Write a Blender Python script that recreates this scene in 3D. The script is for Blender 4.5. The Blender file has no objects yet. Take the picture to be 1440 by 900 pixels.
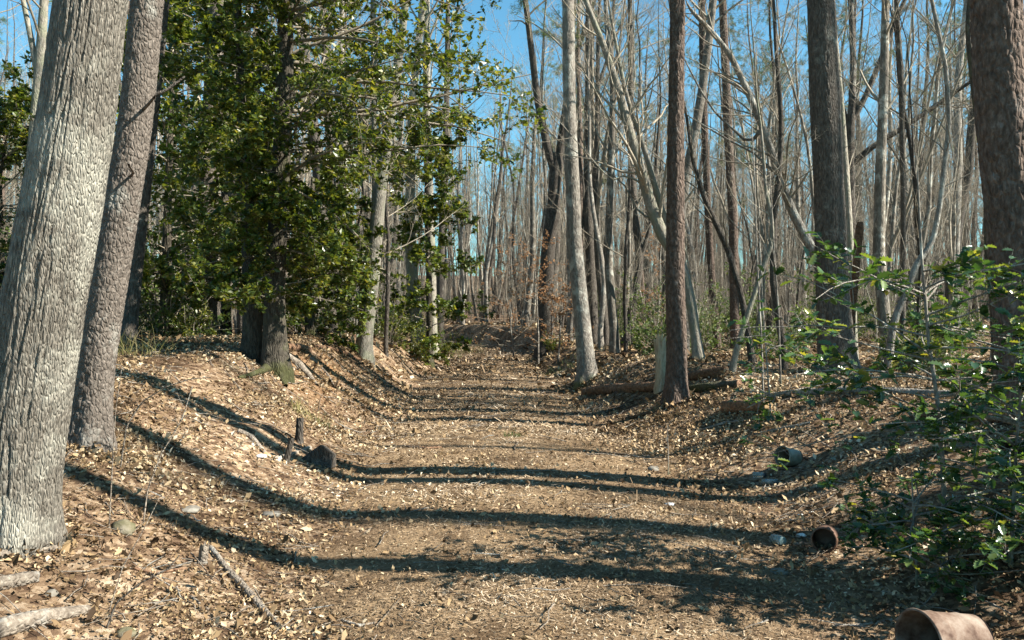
import bpy, math, random
import numpy as np
from mathutils import Vector, Matrix, Quaternion

# ------------------------------------------------------------------ camera, sky, sun, exposure
scene = bpy.context.scene
COL = scene.collection
CAM_H, FPX = 1.6, 1130.0            # eye height, focal length in photograph pixels
cam_data = bpy.data.cameras.new('camera')
cam_data.sensor_width = 36.0
cam_data.lens = 36.0 * FPX / 1440.0
cam_data.clip_start = 0.05
cam_data.clip_end = 2000
cam = bpy.data.objects.new('camera', cam_data)
COL.objects.link(cam)
cam.location = (0, 0, CAM_H)
cam.rotation_euler = (math.radians(90), 0, 0)
scene.camera = cam

SUN_AZ, SUN_EL = 101.0, 38.0
world = bpy.data.worlds.new('World')
scene.world = world
world.use_nodes = True
wn = world.node_tree
bg = wn.nodes['Background']
sky = wn.nodes.new('ShaderNodeTexSky')
sky.sky_type = 'NISHITA'
sky.sun_disc = False
sky.sun_elevation = math.radians(SUN_EL)
sky.sun_rotation = math.radians(SUN_AZ)
sky.altitude = 300
sky.air_density = 1.0
sky.dust_density = 0.3
sky.ozone_density = 1.0
wmix = wn.nodes.new('ShaderNodeMix')              # clear winter sky, a little more cyan
wmix.data_type = 'RGBA'; wmix.blend_type = 'MULTIPLY'; wmix.inputs[0].default_value = 1.0
wmix.inputs[7].default_value = (0.63, 1.13, 1.14, 1)
wn.links.new(sky.outputs[0], wmix.inputs[6])
wn.links.new(wmix.outputs[2], bg.inputs[0])
bg.inputs[1].default_value = 0.06

sl = bpy.data.lights.new('sun', 'SUN')
sl.energy = 5.0
sl.angle = math.radians(0.5)
sl.color = (1.0, 0.94, 0.83)
sun = bpy.data.objects.new('sun', sl)
COL.objects.link(sun)
_a, _e = math.radians(SUN_AZ), math.radians(SUN_EL)
SUNV = Vector((math.sin(_a) * math.cos(_e), math.cos(_a) * math.cos(_e), math.sin(_e)))
sun.rotation_euler = SUNV.to_track_quat('Z', 'Y').to_euler()
sun.location = (20, -4, 30)

vs = scene.view_settings
vs.view_transform = 'Standard'
vs.look = 'None'
vs.gamma = 1.0
vs.use_curve_mapping = False
vs.exposure = 1.68
scene.cycles.use_denoising = True
scene.cycles.max_bounces = 6
scene.cycles.diffuse_bounces = 2
scene.cycles.transparent_max_bounces = 4
scene.cycles.caustics_reflective = False
scene.cycles.caustics_refractive = False
scene.cycles.sample_clamp_indirect = 4.0

# ------------------------------------------------------------------ helpers
rng = np.random.default_rng(11)

def tag(o, label=None, cat=None, group=None, kind=None):
    if label: o['label'] = label
    if cat: o['category'] = cat
    if group: o['group'] = group
    if kind: o['kind'] = kind
    return o

def empty(name, loc=(0, 0, 0), rz=0.0):
    o = bpy.data.objects.new(name, None)
    o.empty_display_size = 0.2
    COL.objects.link(o)
    o.location = loc
    o.rotation_euler = (0, 0, rz)
    return o

def link(name, me, parent=None, loc=None):
    o = bpy.data.objects.new(name, me)
    COL.objects.link(o)
    if parent is not None: o.parent = parent
    if loc is not None: o.location = loc
    return o

def mk_mesh(name, V, faces, mat, smooth=True, attrs=None):
    """V (n,3); faces: list of int arrays (m,k)"""
    V = np.ascontiguousarray(V, dtype=np.float32)
    me = bpy.data.meshes.new(name)
    me.vertices.add(len(V))
    me.vertices.foreach_set('co', V.ravel())
    faces = [np.asarray(f, dtype=np.int32) for f in faces if len(f)]
    loops = np.concatenate([f.ravel() for f in faces])
    sizes = np.concatenate([np.full(len(f), f.shape[1], np.int32) for f in faces])
    starts = np.zeros(len(sizes), np.int32)
    starts[1:] = np.cumsum(sizes)[:-1]
    me.loops.add(len(loops))
    me.loops.foreach_set('vertex_index', loops)
    me.polygons.add(len(sizes))
    me.polygons.foreach_set('loop_start', starts)
    me.polygons.foreach_set('loop_total', sizes)
    if attrs:
        for k, a in attrs.items():
            at_ = me.attributes.new(k, 'FLOAT', 'POINT')
            at_.data.foreach_set('value', np.ascontiguousarray(a, dtype=np.float32))
    me.update(calc_edges=True)
    me.polygons.foreach_set('use_smooth', np.full(len(sizes), smooth, dtype=bool))
    if mat is not None: me.materials.append(mat)
    return me

class MB:
    def __init__(s): s.V, s.F, s.n, s.A = [], [], 0, []
    def add(s, V, F, a=None):
        V = np.asarray(V, float).reshape(-1, 3)
        for f in (F if isinstance(F, list) else [F]):
            s.F.append(np.asarray(f) + s.n)
        s.V.append(V)
        s.A.append(np.zeros(len(V)) if a is None else np.broadcast_to(a, (len(V),)))
        s.n += len(V)
        return s
    def mesh(s, name, mat, smooth=True, off=None):
        V = np.concatenate(s.V)
        if off is not None: V = V - np.asarray(off)
        return mk_mesh(name, V, s.F, mat, smooth, {'rnd': np.concatenate(s.A)})

def nrm(v):
    return v / np.maximum(np.linalg.norm(v, axis=-1, keepdims=True), 1e-9)

def _hash(ix, iy, iz, seed):
    with np.errstate(over='ignore'):
        n = (ix.astype(np.uint32) * np.uint32(374761393) + iy.astype(np.uint32) * np.uint32(668265263)
             + iz.astype(np.uint32) * np.uint32(2246822519) + np.uint32(seed * 3266489 + 1013))
        n = (n ^ (n >> np.uint32(13))) * np.uint32(1274126177)
        n = n ^ (n >> np.uint32(16))
    return n.astype(np.float64) / 4294967295.0

def vnoise(x, y, z=None, seed=0):
    """smooth value noise in -1..1"""
    x = np.asarray(x, float); y = np.asarray(y, float)
    z = np.zeros_like(x) if z is None else np.asarray(z, float) + 0 * x
    xi, yi, zi = np.floor(x), np.floor(y), np.floor(z)
    fx, fy, fz = x - xi, y - yi, z - zi
    fx = fx * fx * (3 - 2 * fx); fy = fy * fy * (3 - 2 * fy); fz = fz * fz * (3 - 2 * fz)
    xi = xi.astype(np.int64); yi = yi.astype(np.int64); zi = zi.astype(np.int64)
    r = 0
    zs = (0, 1) if np.any(fz) else (0,)
    for dz in zs:
        for dy in (0, 1):
            for dx in (0, 1):
                w = (fx if dx else 1 - fx) * (fy if dy else 1 - fy) * (fz if dz else 1 - fz)
                r = r + w * _hash(xi + dx, yi + dy, zi + dz, seed)
    return r * 2 - 1

def fbm(x, y, z=None, oct=4, seed=0):
    r, a, f = 0, 1.0, 1.0
    for o in range(oct):
        r = r + a * vnoise(x * f, y * f, None if z is None else z * f, seed + o * 17)
        a *= 0.5; f *= 2.03
    return r

def tubes(P, R, k, disp=None):
    """P (B,n,3), R (B,n) -> verts, quads"""
    P = np.asarray(P, float); R = np.asarray(R, float)
    B, n, _ = P.shape
    T = nrm(np.gradient(P, axis=1))
    D = nrm(P[:, -1] - P[:, 0])
    ref = np.where(np.abs(D[:, 2:3]) < 0.8, np.array([[0, 0, 1.0]]), np.array([[0, 1.0, 0]]))
    u = nrm(np.cross(np.broadcast_to(ref[:, None], T.shape), T))
    v = np.cross(T, u)
    an = np.arange(k) * 2 * math.pi / k
    rr = R[:, :, None] * (1 if disp is None else disp)
    V = (P[:, :, None, :] + rr[..., None] * (np.cos(an)[None, None, :, None] * u[:, :, None, :]
                                           + np.sin(an)[None, None, :, None] * v[:, :, None, :]))
    b = np.arange(B)[:, None, None] * n * k
    i = np.arange(n - 1)[None, :, None] * k
    j = np.arange(k)[None, None, :]
    j2 = (j + 1) % k
    F = np.stack([b + i + j, b + i + j2, b + i + k + j2, b + i + k + j], -1).reshape(-1, 4)
    return V.reshape(-1, 3), F

def spawn(P, R, per, t0, t1, ang, lenf, rr, up, wob, npts, g, rmin=0.004, tip=0.35, tpow=1.0, ltap=0.5):
    B, n, _ = P.shape
    idx = np.repeat(np.arange(B), per)
    N = len(idx)
    t = t0 + (t1 - t0) * g.random(N) ** tpow
    f = np.minimum(t * (n - 1), n - 1.001)
    i = f.astype(int); w = (f - i)[:, None]
    pos = P[idx, i] * (1 - w) + P[idx, i + 1] * w
    rad = R[idx, i] * (1 - w[:, 0]) + R[idx, i + 1] * w[:, 0]
    tan = nrm(P[idx, i + 1] - P[idx, i])
    pl = np.linalg.norm(np.diff(P, axis=1), axis=2).sum(1)[idx]
    q = g.normal(size=(N, 3))
    q = nrm(q - (q * tan).sum(1, keepdims=True) * tan)
    a = g.uniform(ang[0], ang[1], N)[:, None]
    d = np.cos(a) * tan + np.sin(a) * q
    L = pl * g.uniform(lenf[0], lenf[1], N) * (1 - ltap * t)
    out = np.zeros((N, npts, 3)); out[:, 0] = pos
    for j in range(1, npts):
        d = nrm(d + np.array([0, 0, up / npts]) + g.normal(size=(N, 3)) * wob)
        pos = pos + d * (L / (npts - 1))[:, None]
        out[:, j] = pos
    r0 = np.maximum(rad * rr * g.uniform(0.7, 1.1, N), rmin)
    s = np.linspace(0, 1, npts)[None]
    RR = np.maximum(r0[:, None] * (1 - s * (1 - tip)), rmin * 0.6)
    return out, RR

# ------------------------------------------------------------------ the lie of the land
KY = np.array([-30, 0, 4, 7, 12, 18, 26, 36, 45, 52, 60, 70, 85, 110, 200.])
KL = np.array([-1.0, -1.0, -1.05, -1.45, -1.75, -2.1, -2.45, -2.7, -3.6, -7.0, -15, -28, -50, -90, -200])
KR = np.array([1.9, 1.9, 1.75, 1.75, 1.2, 1.05, 0.9, 0.5, -1.2, -4.6, -12.2, -24.5, -46, -85, -195])
HL = np.array([.5, .5, .6, .9, 1.28, 1.2, 0.95, .8, .8, .9, .9, 1, 1.2, 1.4, 3])
WL = np.array([3.5, 3.5, 3.4, 3.1, 2.6, 2.2, 1.5, 1.3, 1.3, 2, 2, 2, 3, 3, 3])
HR = np.array([.7, .7, .75, .85, .85, .65, .65, .95, 1.25, 1.35, 1.2, 1.1, 1.2, 1.4, 3])
WR = np.array([4.2, 4.2, 4.0, 3.4, 2.4, 1.7, 1.4, 1.4, 1.6, 2, 2, 2, 3, 3, 3])
_yy = np.linspace(-30, 200, 2301)
def _sm(K):
    v = np.interp(_yy, KY, K)
    w = np.hanning(41); w /= w.sum()
    return np.convolve(np.pad(v, 20, mode='edge'), w, 'valid')
_tab = [_sm(k) for k in (KL, KR, HL, WL, HR, WR)]

def land(X, Y):
    X = np.asarray(X, float); Y = np.asarray(Y, float)
    eL, eR, hl, wl, hr, wr = [np.interp(Y, _yy, t) for t in _tab]
    n1 = fbm(X * 0.55, Y * 0.55, oct=3, seed=3)
    dl = np.maximum(eL + 0.18 * n1 - X, 0); dr = np.maximum(X - eR + 0.18 * n1, 0)
    tl = np.clip(dl / wl, 0, 1); tr = np.clip(dr / wr, 0, 1)
    S = lambda t: t * t * (3 - 2 * t)
    z = hl * S(tl) + hr * S(tr) ** 1.0
    off = np.clip(np.maximum(dl, dr) / 1.2, 0, 1)
    z = z + off * (0.10 * fbm(X * 0.25 + 9, Y * 0.25, oct=2, seed=5)) + 0.035 * n1 * (0.25 + off)
    far = np.maximum(np.hypot(X, Y) - 60, 0)
    z = z + 0.03 * far + 0.0003 * far ** 2
    z = z + 0.012 * vnoise(X * 3.1, Y * 3.1, seed=8) * (0.35 + off) + 0.006 * vnoise(X * 9, Y * 9, seed=9)
    # wheel-smoothed crown of the path
    c = 0.5 * (eL + eR); hw = 0.5 * (eR - eL)
    z = z + 0.05 * np.clip(1 - ((X - c) / hw) ** 2, 0, 1)
    return z

def trailmask(X, Y):
    eL, eR = [np.interp(Y, _yy, t) for t in _tab[:2]]
    n1 = 0.35 * fbm(np.asarray(X) * 1.3, np.asarray(Y) * 1.3, oct=3, seed=21)
    d = np.minimum(X - eL, eR - X) + n1
    return np.clip(d / 0.5 + 0.5, 0, 1)

def gz(x, y): return float(land(np.array([x]), np.array([y]))[0])

def at(px, py, Y):
    return np.array([(px - 720) * Y / FPX, Y, CAM_H - (py - 450) * Y / FPX])

_ym = np.concatenate([np.arange(2.2, 20, 0.02), np.arange(20, 140, 0.1)])
def hit(px, py):
    """where the line of sight through a photograph pixel first meets the ground"""
    X = (px - 720) * _ym / FPX; Z = CAM_H - (py - 450) * _ym / FPX
    g = land(X, _ym)
    b = np.nonzero(Z <= g)[0]
    y = _ym[b[0]] if len(b) else 60.0
    x = (px - 720) * y / FPX
    return np.array([x, y, gz(x, y)])

# ------------------------------------------------------------------ materials
def nodes(name):
    m = bpy.data.materials.new(name)
    m.use_nodes = True
    nt = m.node_tree
    return m, nt, nt.nodes['Principled BSDF'], nt.nodes['Material Output']

def N(nt, typ, **kw):
    n = nt.nodes.new(typ)
    for k, v in kw.items(): setattr(n, k, v)
    return n

def ramp(nt, stops, interp='LINEAR'):
    r = N(nt, 'ShaderNodeValToRGB')
    r.color_ramp.interpolation = interp
    el = r.color_ramp.elements
    while len(el) < len(stops): el.new(0.5)
    for e, (p, c) in zip(el, stops):
        e.position = p; e.color = (*c, 1)
    return r

def mixc(nt, fac, a, b, typ='MIX'):
    m = N(nt, 'ShaderNodeMix', data_type='RGBA', blend_type=typ)
    for s, v in ((0, fac), (6, a), (7, b)):
        if hasattr(v, 'is_linked') or hasattr(v, 'links'): nt.links.new(v, m.inputs[s])
        elif isinstance(v, (int, float)): m.inputs[s].default_value = v
        else: m.inputs[s].default_value = (*v, 1)
    return m.outputs[2]

def tex(nt, vec, typ='ShaderNodeTexNoise', scale=5.0, **kw):
    n = N(nt, typ)
    nt.links.new(vec, n.inputs['Vector'])
    n.inputs['Scale'].default_value = scale
    for k, v in kw.items():
        if k in n.inputs: n.inputs[k].default_value = v
        else: setattr(n, k, v)
    return n

def coords(nt, sc=(1, 1, 1), src='Object'):
    tc = N(nt, 'ShaderNodeTexCoord')
    mp = N(nt, 'ShaderNodeMapping')
    nt.links.new(tc.outputs[src], mp.inputs[0])
    mp.inputs['Scale'].default_value = sc
    return mp.outputs[0], tc.outputs[src]

def bark(name, c0, c1, c2, fx=28, fz=5, bump=0.6, dist=0.02, lichen=None, lf=0.5, moss=None, vary=0.25, plates=False, lsc=3.0, mossz=.4):
    m, nt, p, out = nodes(name)
    st, ob = coords(nt, (fx, fx, fz))
    # bend the fibres a little
    wob = tex(nt, ob, scale=2.5, Detail=2)
    add = N(nt, 'ShaderNodeVectorMath', operation='MULTIPLY_ADD')
    nt.links.new(wob.outputs['Color'], add.inputs[0]); add.inputs[1].default_value = (3, 3, 1)
    nt.links.new(st, add.inputs[2])
    n1 = tex(nt, add.outputs[0], scale=1.0, Detail=6, Roughness=0.65)
    vo = tex(nt, add.outputs[0], 'ShaderNodeTexVoronoi', scale=0.8 if plates else 1.1, feature='DISTANCE_TO_EDGE')
    r = ramp(nt, [(0.28, c0), (0.5, c1), (0.72, c2)])
    nt.links.new(n1.outputs[0], r.inputs[0])
    col = r.outputs[0]
    n2 = tex(nt, ob, scale=lsc, Detail=5, Roughness=0.7)
    if lichen:
        rr = ramp(nt, [(lf - 0.04, (0, 0, 0)), (lf + 0.09, (1, 1, 1))])
        nt.links.new(n2.outputs[0], rr.inputs[0])
        col = mixc(nt, rr.outputs[0], col, lichen)
    if moss:
        sep = N(nt, 'ShaderNodeSeparateXYZ'); nt.links.new(ob, sep.inputs[0])
        mr = N(nt, 'ShaderNodeMapRange'); nt.links.new(sep.outputs[2], mr.inputs[0])
        mr.inputs[1].default_value = mossz; mr.inputs[2].default_value = -0.05
        n3 = tex(nt, ob, scale=5, Detail=4)
        mm = N(nt, 'ShaderNodeMath', operation='MULTIPLY'); nt.links.new(mr.outputs[0], mm.inputs[0]); nt.links.new(n3.outputs[0], mm.inputs[1])
        rr = ramp(nt, [(0.27, (0, 0, 0)), (0.45, (.85, .85, .85))]); nt.links.new(mm.outputs[0], rr.inputs[0])
        col = mixc(nt, rr.outputs[0], col, moss)
    oi = N(nt, 'ShaderNodeObjectInfo')
    hv = N(nt, 'ShaderNodeHueSaturation')
    mr = N(nt, 'ShaderNodeMapRange'); nt.links.new(oi.outputs['Random'], mr.inputs[0])
    mr.inputs[3].default_value = 1 - vary; mr.inputs[4].default_value = 1 + vary
    nt.links.new(mr.outputs[0], hv.inputs['Value']); nt.links.new(col, hv.inputs['Color'])
    nt.links.new(hv.outputs[0], p.inputs['Base Color'])
    p.inputs['Roughness'].default_value = 0.9
    p.inputs['Specular IOR Level'].default_value = 0.2
    h = N(nt, 'ShaderNodeMath', operation='MULTIPLY_ADD')
    vr = ramp(nt, [(0.0, (0, 0, 0)), (0.25, (1, 1, 1))]); nt.links.new(vo.outputs['Distance'], vr.inputs[0])
    nt.links.new(vr.outputs[0], h.inputs[0]); h.inputs[1].default_value = 0.7
    nt.links.new(n1.outputs[0], h.inputs[2])
    bp = N(nt, 'ShaderNodeBump'); bp.inputs['Strength'].default_value = bump; bp.inputs['Distance'].default_value = dist
    nt.links.new(h.outputs[0], bp.inputs['Height']); nt.links.new(bp.outputs[0], p.inputs['Normal'])
    return m

def leafmat(name, stops, rough=0.45, trans=0.3, tcol=None, spec=0.5):
    m, nt, p, out = nodes(name)
    a = N(nt, 'ShaderNodeAttribute', attribute_name='rnd')
    r = ramp(nt, stops); nt.links.new(a.outputs['Fac'], r.inputs[0])
    oi = N(nt, 'ShaderNodeObjectInfo')
    hv = N(nt, 'ShaderNodeHueSaturation')
    mr = N(nt, 'ShaderNodeMapRange'); nt.links.new(oi.outputs['Random'], mr.inputs[0])
    mr.inputs[3].default_value = 0.8; mr.inputs[4].default_value = 1.2
    nt.links.new(mr.outputs[0], hv.inputs['Value']); nt.links.new(r.outputs[0], hv.inputs['Color'])
    nt.links.new(hv.outputs[0], p.inputs['Base Color'])
    p.inputs['Roughness'].default_value = rough
    p.inputs['Specular IOR Level'].default_value = spec
    if trans:
        t = N(nt, 'ShaderNodeBsdfTranslucent')
        if tcol:
            nt.links.new(mixc(nt, 1.0, hv.outputs[0], tcol, 'MULTIPLY'), t.inputs[0])
        else: nt.links.new(hv.outputs[0], t.inputs[0])
        ms = N(nt, 'ShaderNodeMixShader'); ms.inputs[0].default_value = trans
        nt.links.new(p.outputs[0], ms.inputs[1]); nt.links.new(t.outputs[0], ms.inputs[2])
        nt.links.new(ms.outputs[0], out.inputs[0])
    return m

def simple(name, stops, scale=12, rough=0.8, bump=0.3, dist=0.01, metallic=0.0, spec=0.3, sc=(1, 1, 1)):
    m, nt, p, out = nodes(name)
    st, ob = coords(nt, sc)
    n = tex(nt, st, scale=scale, Detail=7, Roughness=0.65)
    r = ramp(nt, stops); nt.links.new(n.outputs[0], r.inputs[0])
    nt.links.new(r.outputs[0], p.inputs['Base Color'])
    p.inputs['Roughness'].default_value = rough; p.inputs['Metallic'].default_value = metallic
    p.inputs['Specular IOR Level'].default_value = spec
    n2 = tex(nt, st, scale=scale * 2.3, Detail=6)
    b = N(nt, 'ShaderNodeBump'); b.inputs['Strength'].default_value = bump; b.inputs['Distance'].default_value = dist
    nt.links.new(n2.outputs[0], b.inputs['Height']); nt.links.new(b.outputs[0], p.inputs['Normal'])
    return m

M = {}
M['oak'] = bark('oak_bark', (.07, .061, .049), (.155, .138, .113), (.27, .245, .205), 70, 16, 1.0, .014, lichen=(.31, .295, .245), lf=.53, vary=0.02, lsc=1.3)
M['scaly'] = bark('scaly_bark', (.055, .045, .037), (.12, .10, .083), (.215, .185, .158), 44, 24, .9, .014, lichen=(.25, .24, .21), lf=.6, vary=.05, plates=True)
M['grey'] = bark('grey_bark', (.085, .075, .062), (.18, .16, .135), (.31, .285, .245), 30, 8, .8, .015, lichen=(.35, .345, .3), lf=.56, moss=(.09, .1, .035))
M['dark'] = bark('dark_bark', (.035, .03, .025), (.08, .068, .056), (.16, .14, .118), 34, 9, .9, .02, lichen=(.2, .195, .165), lf=.62)
M['pine'] = bark('pine_bark', (.045, .032, .025), (.105, .075, .058), (.21, .16, .13), 26, 11, .9, .022, lichen=(.23, .2, .175), lf=.63, plates=True)
M['pale'] = bark('pale_bark', (.11, .098, .078), (.23, .207, .168), (.37, .34, .285), 24, 9, .6, .012, lichen=(.2, .2, .145), lf=.52)
M['moss'] = bark('mossy_bark', (.03, .026, .02), (.07, .06, .046), (.14, .122, .095), 30, 8, .9, .02, lichen=(.10, .10, .055), lf=.56, moss=(.06, .062, .022), mossz=.5)
M['bgtree'] = bark('wood_bark', (.06, .052, .042), (.135, .117, .094), (.25, .222, .18), 20, 5, .5, .012, lichen=(.36, .35, .3), lf=.55, vary=.4)
M['twig'] = bark('twig_bark', (.13, .108, .08), (.245, .21, .16), (.37, .325, .255), 30, 10, .2, .004, vary=.3)
M['deadwood'] = bark('dead_wood', (.085, .066, .05), (.2, .165, .13), (.36, .315, .255), 30, 30, .8, .012, lichen=(.3, .31, .29), lf=.58)
M['rotten'] = bark('rotten_wood', (.06, .035, .022), (.15, .085, .05), (.28, .18, .11), 16, 16, .8, .02)
M['stumpwood'] = bark('broken_stump_wood', (.28, .2, .12), (.5, .4, .27), (.66, .56, .42), 40, 6, .9, .02)
M['cutwood'] = simple('cut_wood', [(.3, (.36, .22, .1)), (.6, (.55, .38, .2)), (.75, (.62, .47, .29))], 9, .8, .2)
M['holly'] = leafmat('holly_leaf', [(0, (.026, .05, .013)), (.35, (.07, .11, .022)), (.7, (.155, .185, .04)), (1, (.28, .265, .08))], .33, .45, (1.7, 1.5, .5), .5)
M['hollyfront'] = leafmat('glossy_holly_leaf', [(0, (.022, .055, .025)), (.5, (.052, .105, .038)), (.85, (.13, .18, .05)), (1, (.28, .26, .06))], .27, .34, (1.6, 1.5, .45), .65)
M['shrub'] = leafmat('shrub_leaf', [(0, (.035, .065, .016)), (.5, (.075, .12, .028)), (1, (.16, .19, .05))], .5, .3, (1.4, 1.4, .6), .35)
M['needle'] = leafmat('pine_needle', [(0, (.055, .085, .022)), (.5, (.105, .14, .035)), (1, (.19, .21, .06))], .55, .25, None, .3)
M['beech'] = leafmat('dry_beech_leaf', [(0, (.18, .085, .035)), (.5, (.34, .17, .075)), (1, (.48, .29, .15))], .7, .35, None, .2)
M['litter'] = leafmat('dead_leaf', [(0, (.05, .031, .017)), (.3, (.145, .092, .047)), (.57, (.295, .203, .108)), (.83, (.475, .365, .225)), (1, (.65, .56, .42))], .75, .12, None, .2)
M['chips'] = leafmat('wood_chip', [(0, (.07, .046, .028)), (.45, (.205, .143, .087)), (.8, (.375, .28, .18)), (1, (.55, .45, .33))], .85, 0, None, .15)
M['grass'] = leafmat('dry_grass', [(0, (.12, .13, .03)), (.5, (.28, .24, .09)), (1, (.45, .38, .2))], .7, .2, None, .2)
M['stone'] = simple('field_stone', [(.3, (.08, .07, .058)), (.5, (.16, .145, .12)), (.7, (.27, .25, .21))], 7, .85, .6, .02)
M['mossstone'] = simple('mossy_stone', [(.35, (.06, .062, .022)), (.5, (.12, .105, .065)), (.7, (.22, .195, .15))], 8, .9, .7, .02)
M['rust'] = simple('rusty_steel', [(.28, (.06, .025, .014)), (.5, (.13, .07, .045)), (.7, (.24, .16, .115))], 5, .65, .4, .004, .15, .4)
M['rustlight'] = simple('weathered_steel', [(.36, (.065, .033, .02)), (.48, (.15, .10, .072)), (.56, (.20, .15, .115)), (.7, (.28, .225, .18))], 9, .8, .4, .004, 0, .25)
M['green_paint'] = simple('faded_green_paint', [(.36, (.09, .058, .036)), (.47, (.17, .175, .13)), (.75, (.34, .345, .27))], 6, .5, .2, .003, .1, .4)
M['white'] = simple('white_enamel', [(.3, (.5, .48, .44)), (.6, (.78, .78, .76))], 8, .4, .1, .003)
M['blackcap'] = simple('black_plastic', [(.3, (.02, .022, .025)), (.7, (.05, .055, .06))], 8, .35, .05, .002)
M['bluelid'] = simple('blue_green_metal_lid', [(.3, (.1, .17, .17)), (.6, (.3, .42, .42))], 8, .4, .1, .003, .2)
def glassmat():
    m, nt, p, out = nodes('dusty_glass')
    st, ob = coords(nt)
    n = tex(nt, st, scale=9, Detail=5)
    r = ramp(nt, [(.35, (.55, .62, .55)), (.65, (.8, .85, .8))]); nt.links.new(n.outputs[0], r.inputs[0])
    nt.links.new(r.outputs[0], p.inputs['Base Color'])
    p.inputs['Transmission Weight'].default_value = .75
    p.inputs['Roughness'].default_value = .25
    return m
M['glass'] = glassmat()

def groundmat():
    m, nt, p, out = nodes('forest_floor')
    st, ob = coords(nt)
    v1 = tex(nt, ob, 'ShaderNodeTexVoronoi', scale=15)
    v2 = tex(nt, ob, 'ShaderNodeTexVoronoi', scale=27)
    sp = N(nt, 'ShaderNodeSeparateColor'); nt.links.new(v1.outputs['Color'], sp.inputs[0])
    sp2 = N(nt, 'ShaderNodeSeparateColor'); nt.links.new(v2.outputs['Color'], sp2.inputs[0])
    av = N(nt, 'ShaderNodeMath', operation='MULTIPLY_ADD'); nt.links.new(sp2.outputs[0], av.inputs[0]); av.inputs[1].default_value = .5
    hf = N(nt, 'ShaderNodeMath', operation='MULTIPLY'); nt.links.new(sp.outputs[1], hf.inputs[0]); hf.inputs[1].default_value = .5
    nt.links.new(hf.outputs[0], av.inputs[2])
    litter = ramp(nt, [(.12, (.08, .05, .032)), (.4, (.19, .125, .078)), (.65, (.33, .235, .15)), (.9, (.5, .4, .29))])
    nt.links.new(av.outputs[0], litter.inputs[0])
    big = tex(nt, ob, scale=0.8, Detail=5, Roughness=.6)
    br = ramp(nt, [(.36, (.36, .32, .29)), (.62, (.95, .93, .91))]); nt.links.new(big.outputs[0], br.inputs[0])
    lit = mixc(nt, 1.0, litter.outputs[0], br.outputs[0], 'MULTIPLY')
    f1 = tex(nt, ob, scale=42, Detail=6, Roughness=.75)
    f2 = tex(nt, ob, scale=2.2, Detail=6, Roughness=.65)
    tr = ramp(nt, [(.3, (.095, .064, .04)), (.5, (.21, .149, .093)), (.72, (.36, .272, .18))]); nt.links.new(f1.outputs[0], tr.inputs[0])
    t2 = ramp(nt, [(.36, (.48, .43, .38)), (.6, (1.12, 1.08, 1.0))]); nt.links.new(f2.outputs[0], t2.inputs[0])
    trail = mixc(nt, 1.0, tr.outputs[0], t2.outputs[0], 'MULTIPLY')
    at_ = N(nt, 'ShaderNodeAttribute', attribute_name='trail')
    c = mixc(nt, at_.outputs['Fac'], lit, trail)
    at2 = N(nt, 'ShaderNodeAttribute', attribute_name='clay')
    cr = ramp(nt, [(.3, (.17, .09, .042)), (.7, (.34, .2, .098))]); nt.links.new(f1.outputs[0], cr.inputs[0])
    c = mixc(nt, at2.outputs['Fac'], c, cr.outputs[0])
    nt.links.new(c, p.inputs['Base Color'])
    p.inputs['Roughness'].default_value = .95
    p.inputs['Specular IOR Level'].default_value = .1
    hs = N(nt, 'ShaderNodeMath', operation='MULTIPLY_ADD'); nt.links.new(v1.outputs['Distance'], hs.inputs[0]); hs.inputs[1].default_value = -.5
    nt.links.new(f1.outputs[0], hs.inputs[2])
    b = N(nt, 'ShaderNodeBump'); b.inputs['Strength'].default_value = .8; b.inputs['Distance'].default_value = .03
    nt.links.new(hs.outputs[0], b.inputs['Height']); nt.links.new(b.outputs[0], p.inputs['Normal'])
    return m
M['ground'] = groundmat()

# ------------------------------------------------------------------ ground
def axis(lims):
    out = [lims[0][0]]
    for a, b, s in lims:
        n = max(1, int(round((b - a) / s)))
        out += list(np.linspace(a, b, n + 1)[1:])
    return np.array(out)
gx = axis([(-260, -60, 20), (-60, -16, 2), (-16, -6, .3), (-6, 5, .065), (5, 12, .25), (12, 60, 2), (60, 260, 20)])
gy = axis([(-60, -10, 5), (-10, 2, .4), (2, 9, .05), (9, 20, .1), (20, 60, .4), (60, 150, 3), (150, 420, 20)])
GX, GY = np.meshgrid(gx, gy)
GZ = land(GX, np.clip(GY, -29, 199))
V = np.stack([GX, GY, GZ], -1).reshape(-1, 3)
ny, nx = GX.shape
ii = (np.arange(ny - 1)[:, None] * nx + np.arange(nx - 1)[None]).ravel()
F = np.stack([ii, ii + 1, ii + nx + 1, ii + nx], -1)
TM = trailmask(GX, GY).ravel()
eLg = np.interp(GY, _yy, _tab[0])
clay = np.clip(1 - np.abs((eLg - GX) - 1.35) / 0.55, 0, 1) * np.clip(1 - np.abs(GY - 13.5) / 3.0, 0, 1)
clay = np.clip(clay * 1.6 * (0.6 + fbm(GX * 1.6, GY * 1.6, oct=3, seed=31)), 0, .85).ravel()
me = mk_mesh('ground', V, [F], M['ground'], True, {'trail': TM, 'clay': clay})
tag(link('ground', me), 'forest floor of brown leaf litter with a worn tan path sunk between low banks', 'ground', kind='structure')

# ------------------------------------------------------------------ leaf helpers
T4 = np.array([[0, 0, 0], [.42, .30, .13], [1, 0, .06], [.42, -.30, .13], [.45, 0, -.02]])
F4 = np.array([[0, 4, 1], [1, 4, 2], [0, 3, 4], [3, 2, 4]])
T2 = np.array([[0, 0, 0], [.48, .32, .10], [1, 0, .0], [.48, -.32, .10]])
F2 = np.array([[0, 2, 1], [0, 3, 2]])
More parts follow.
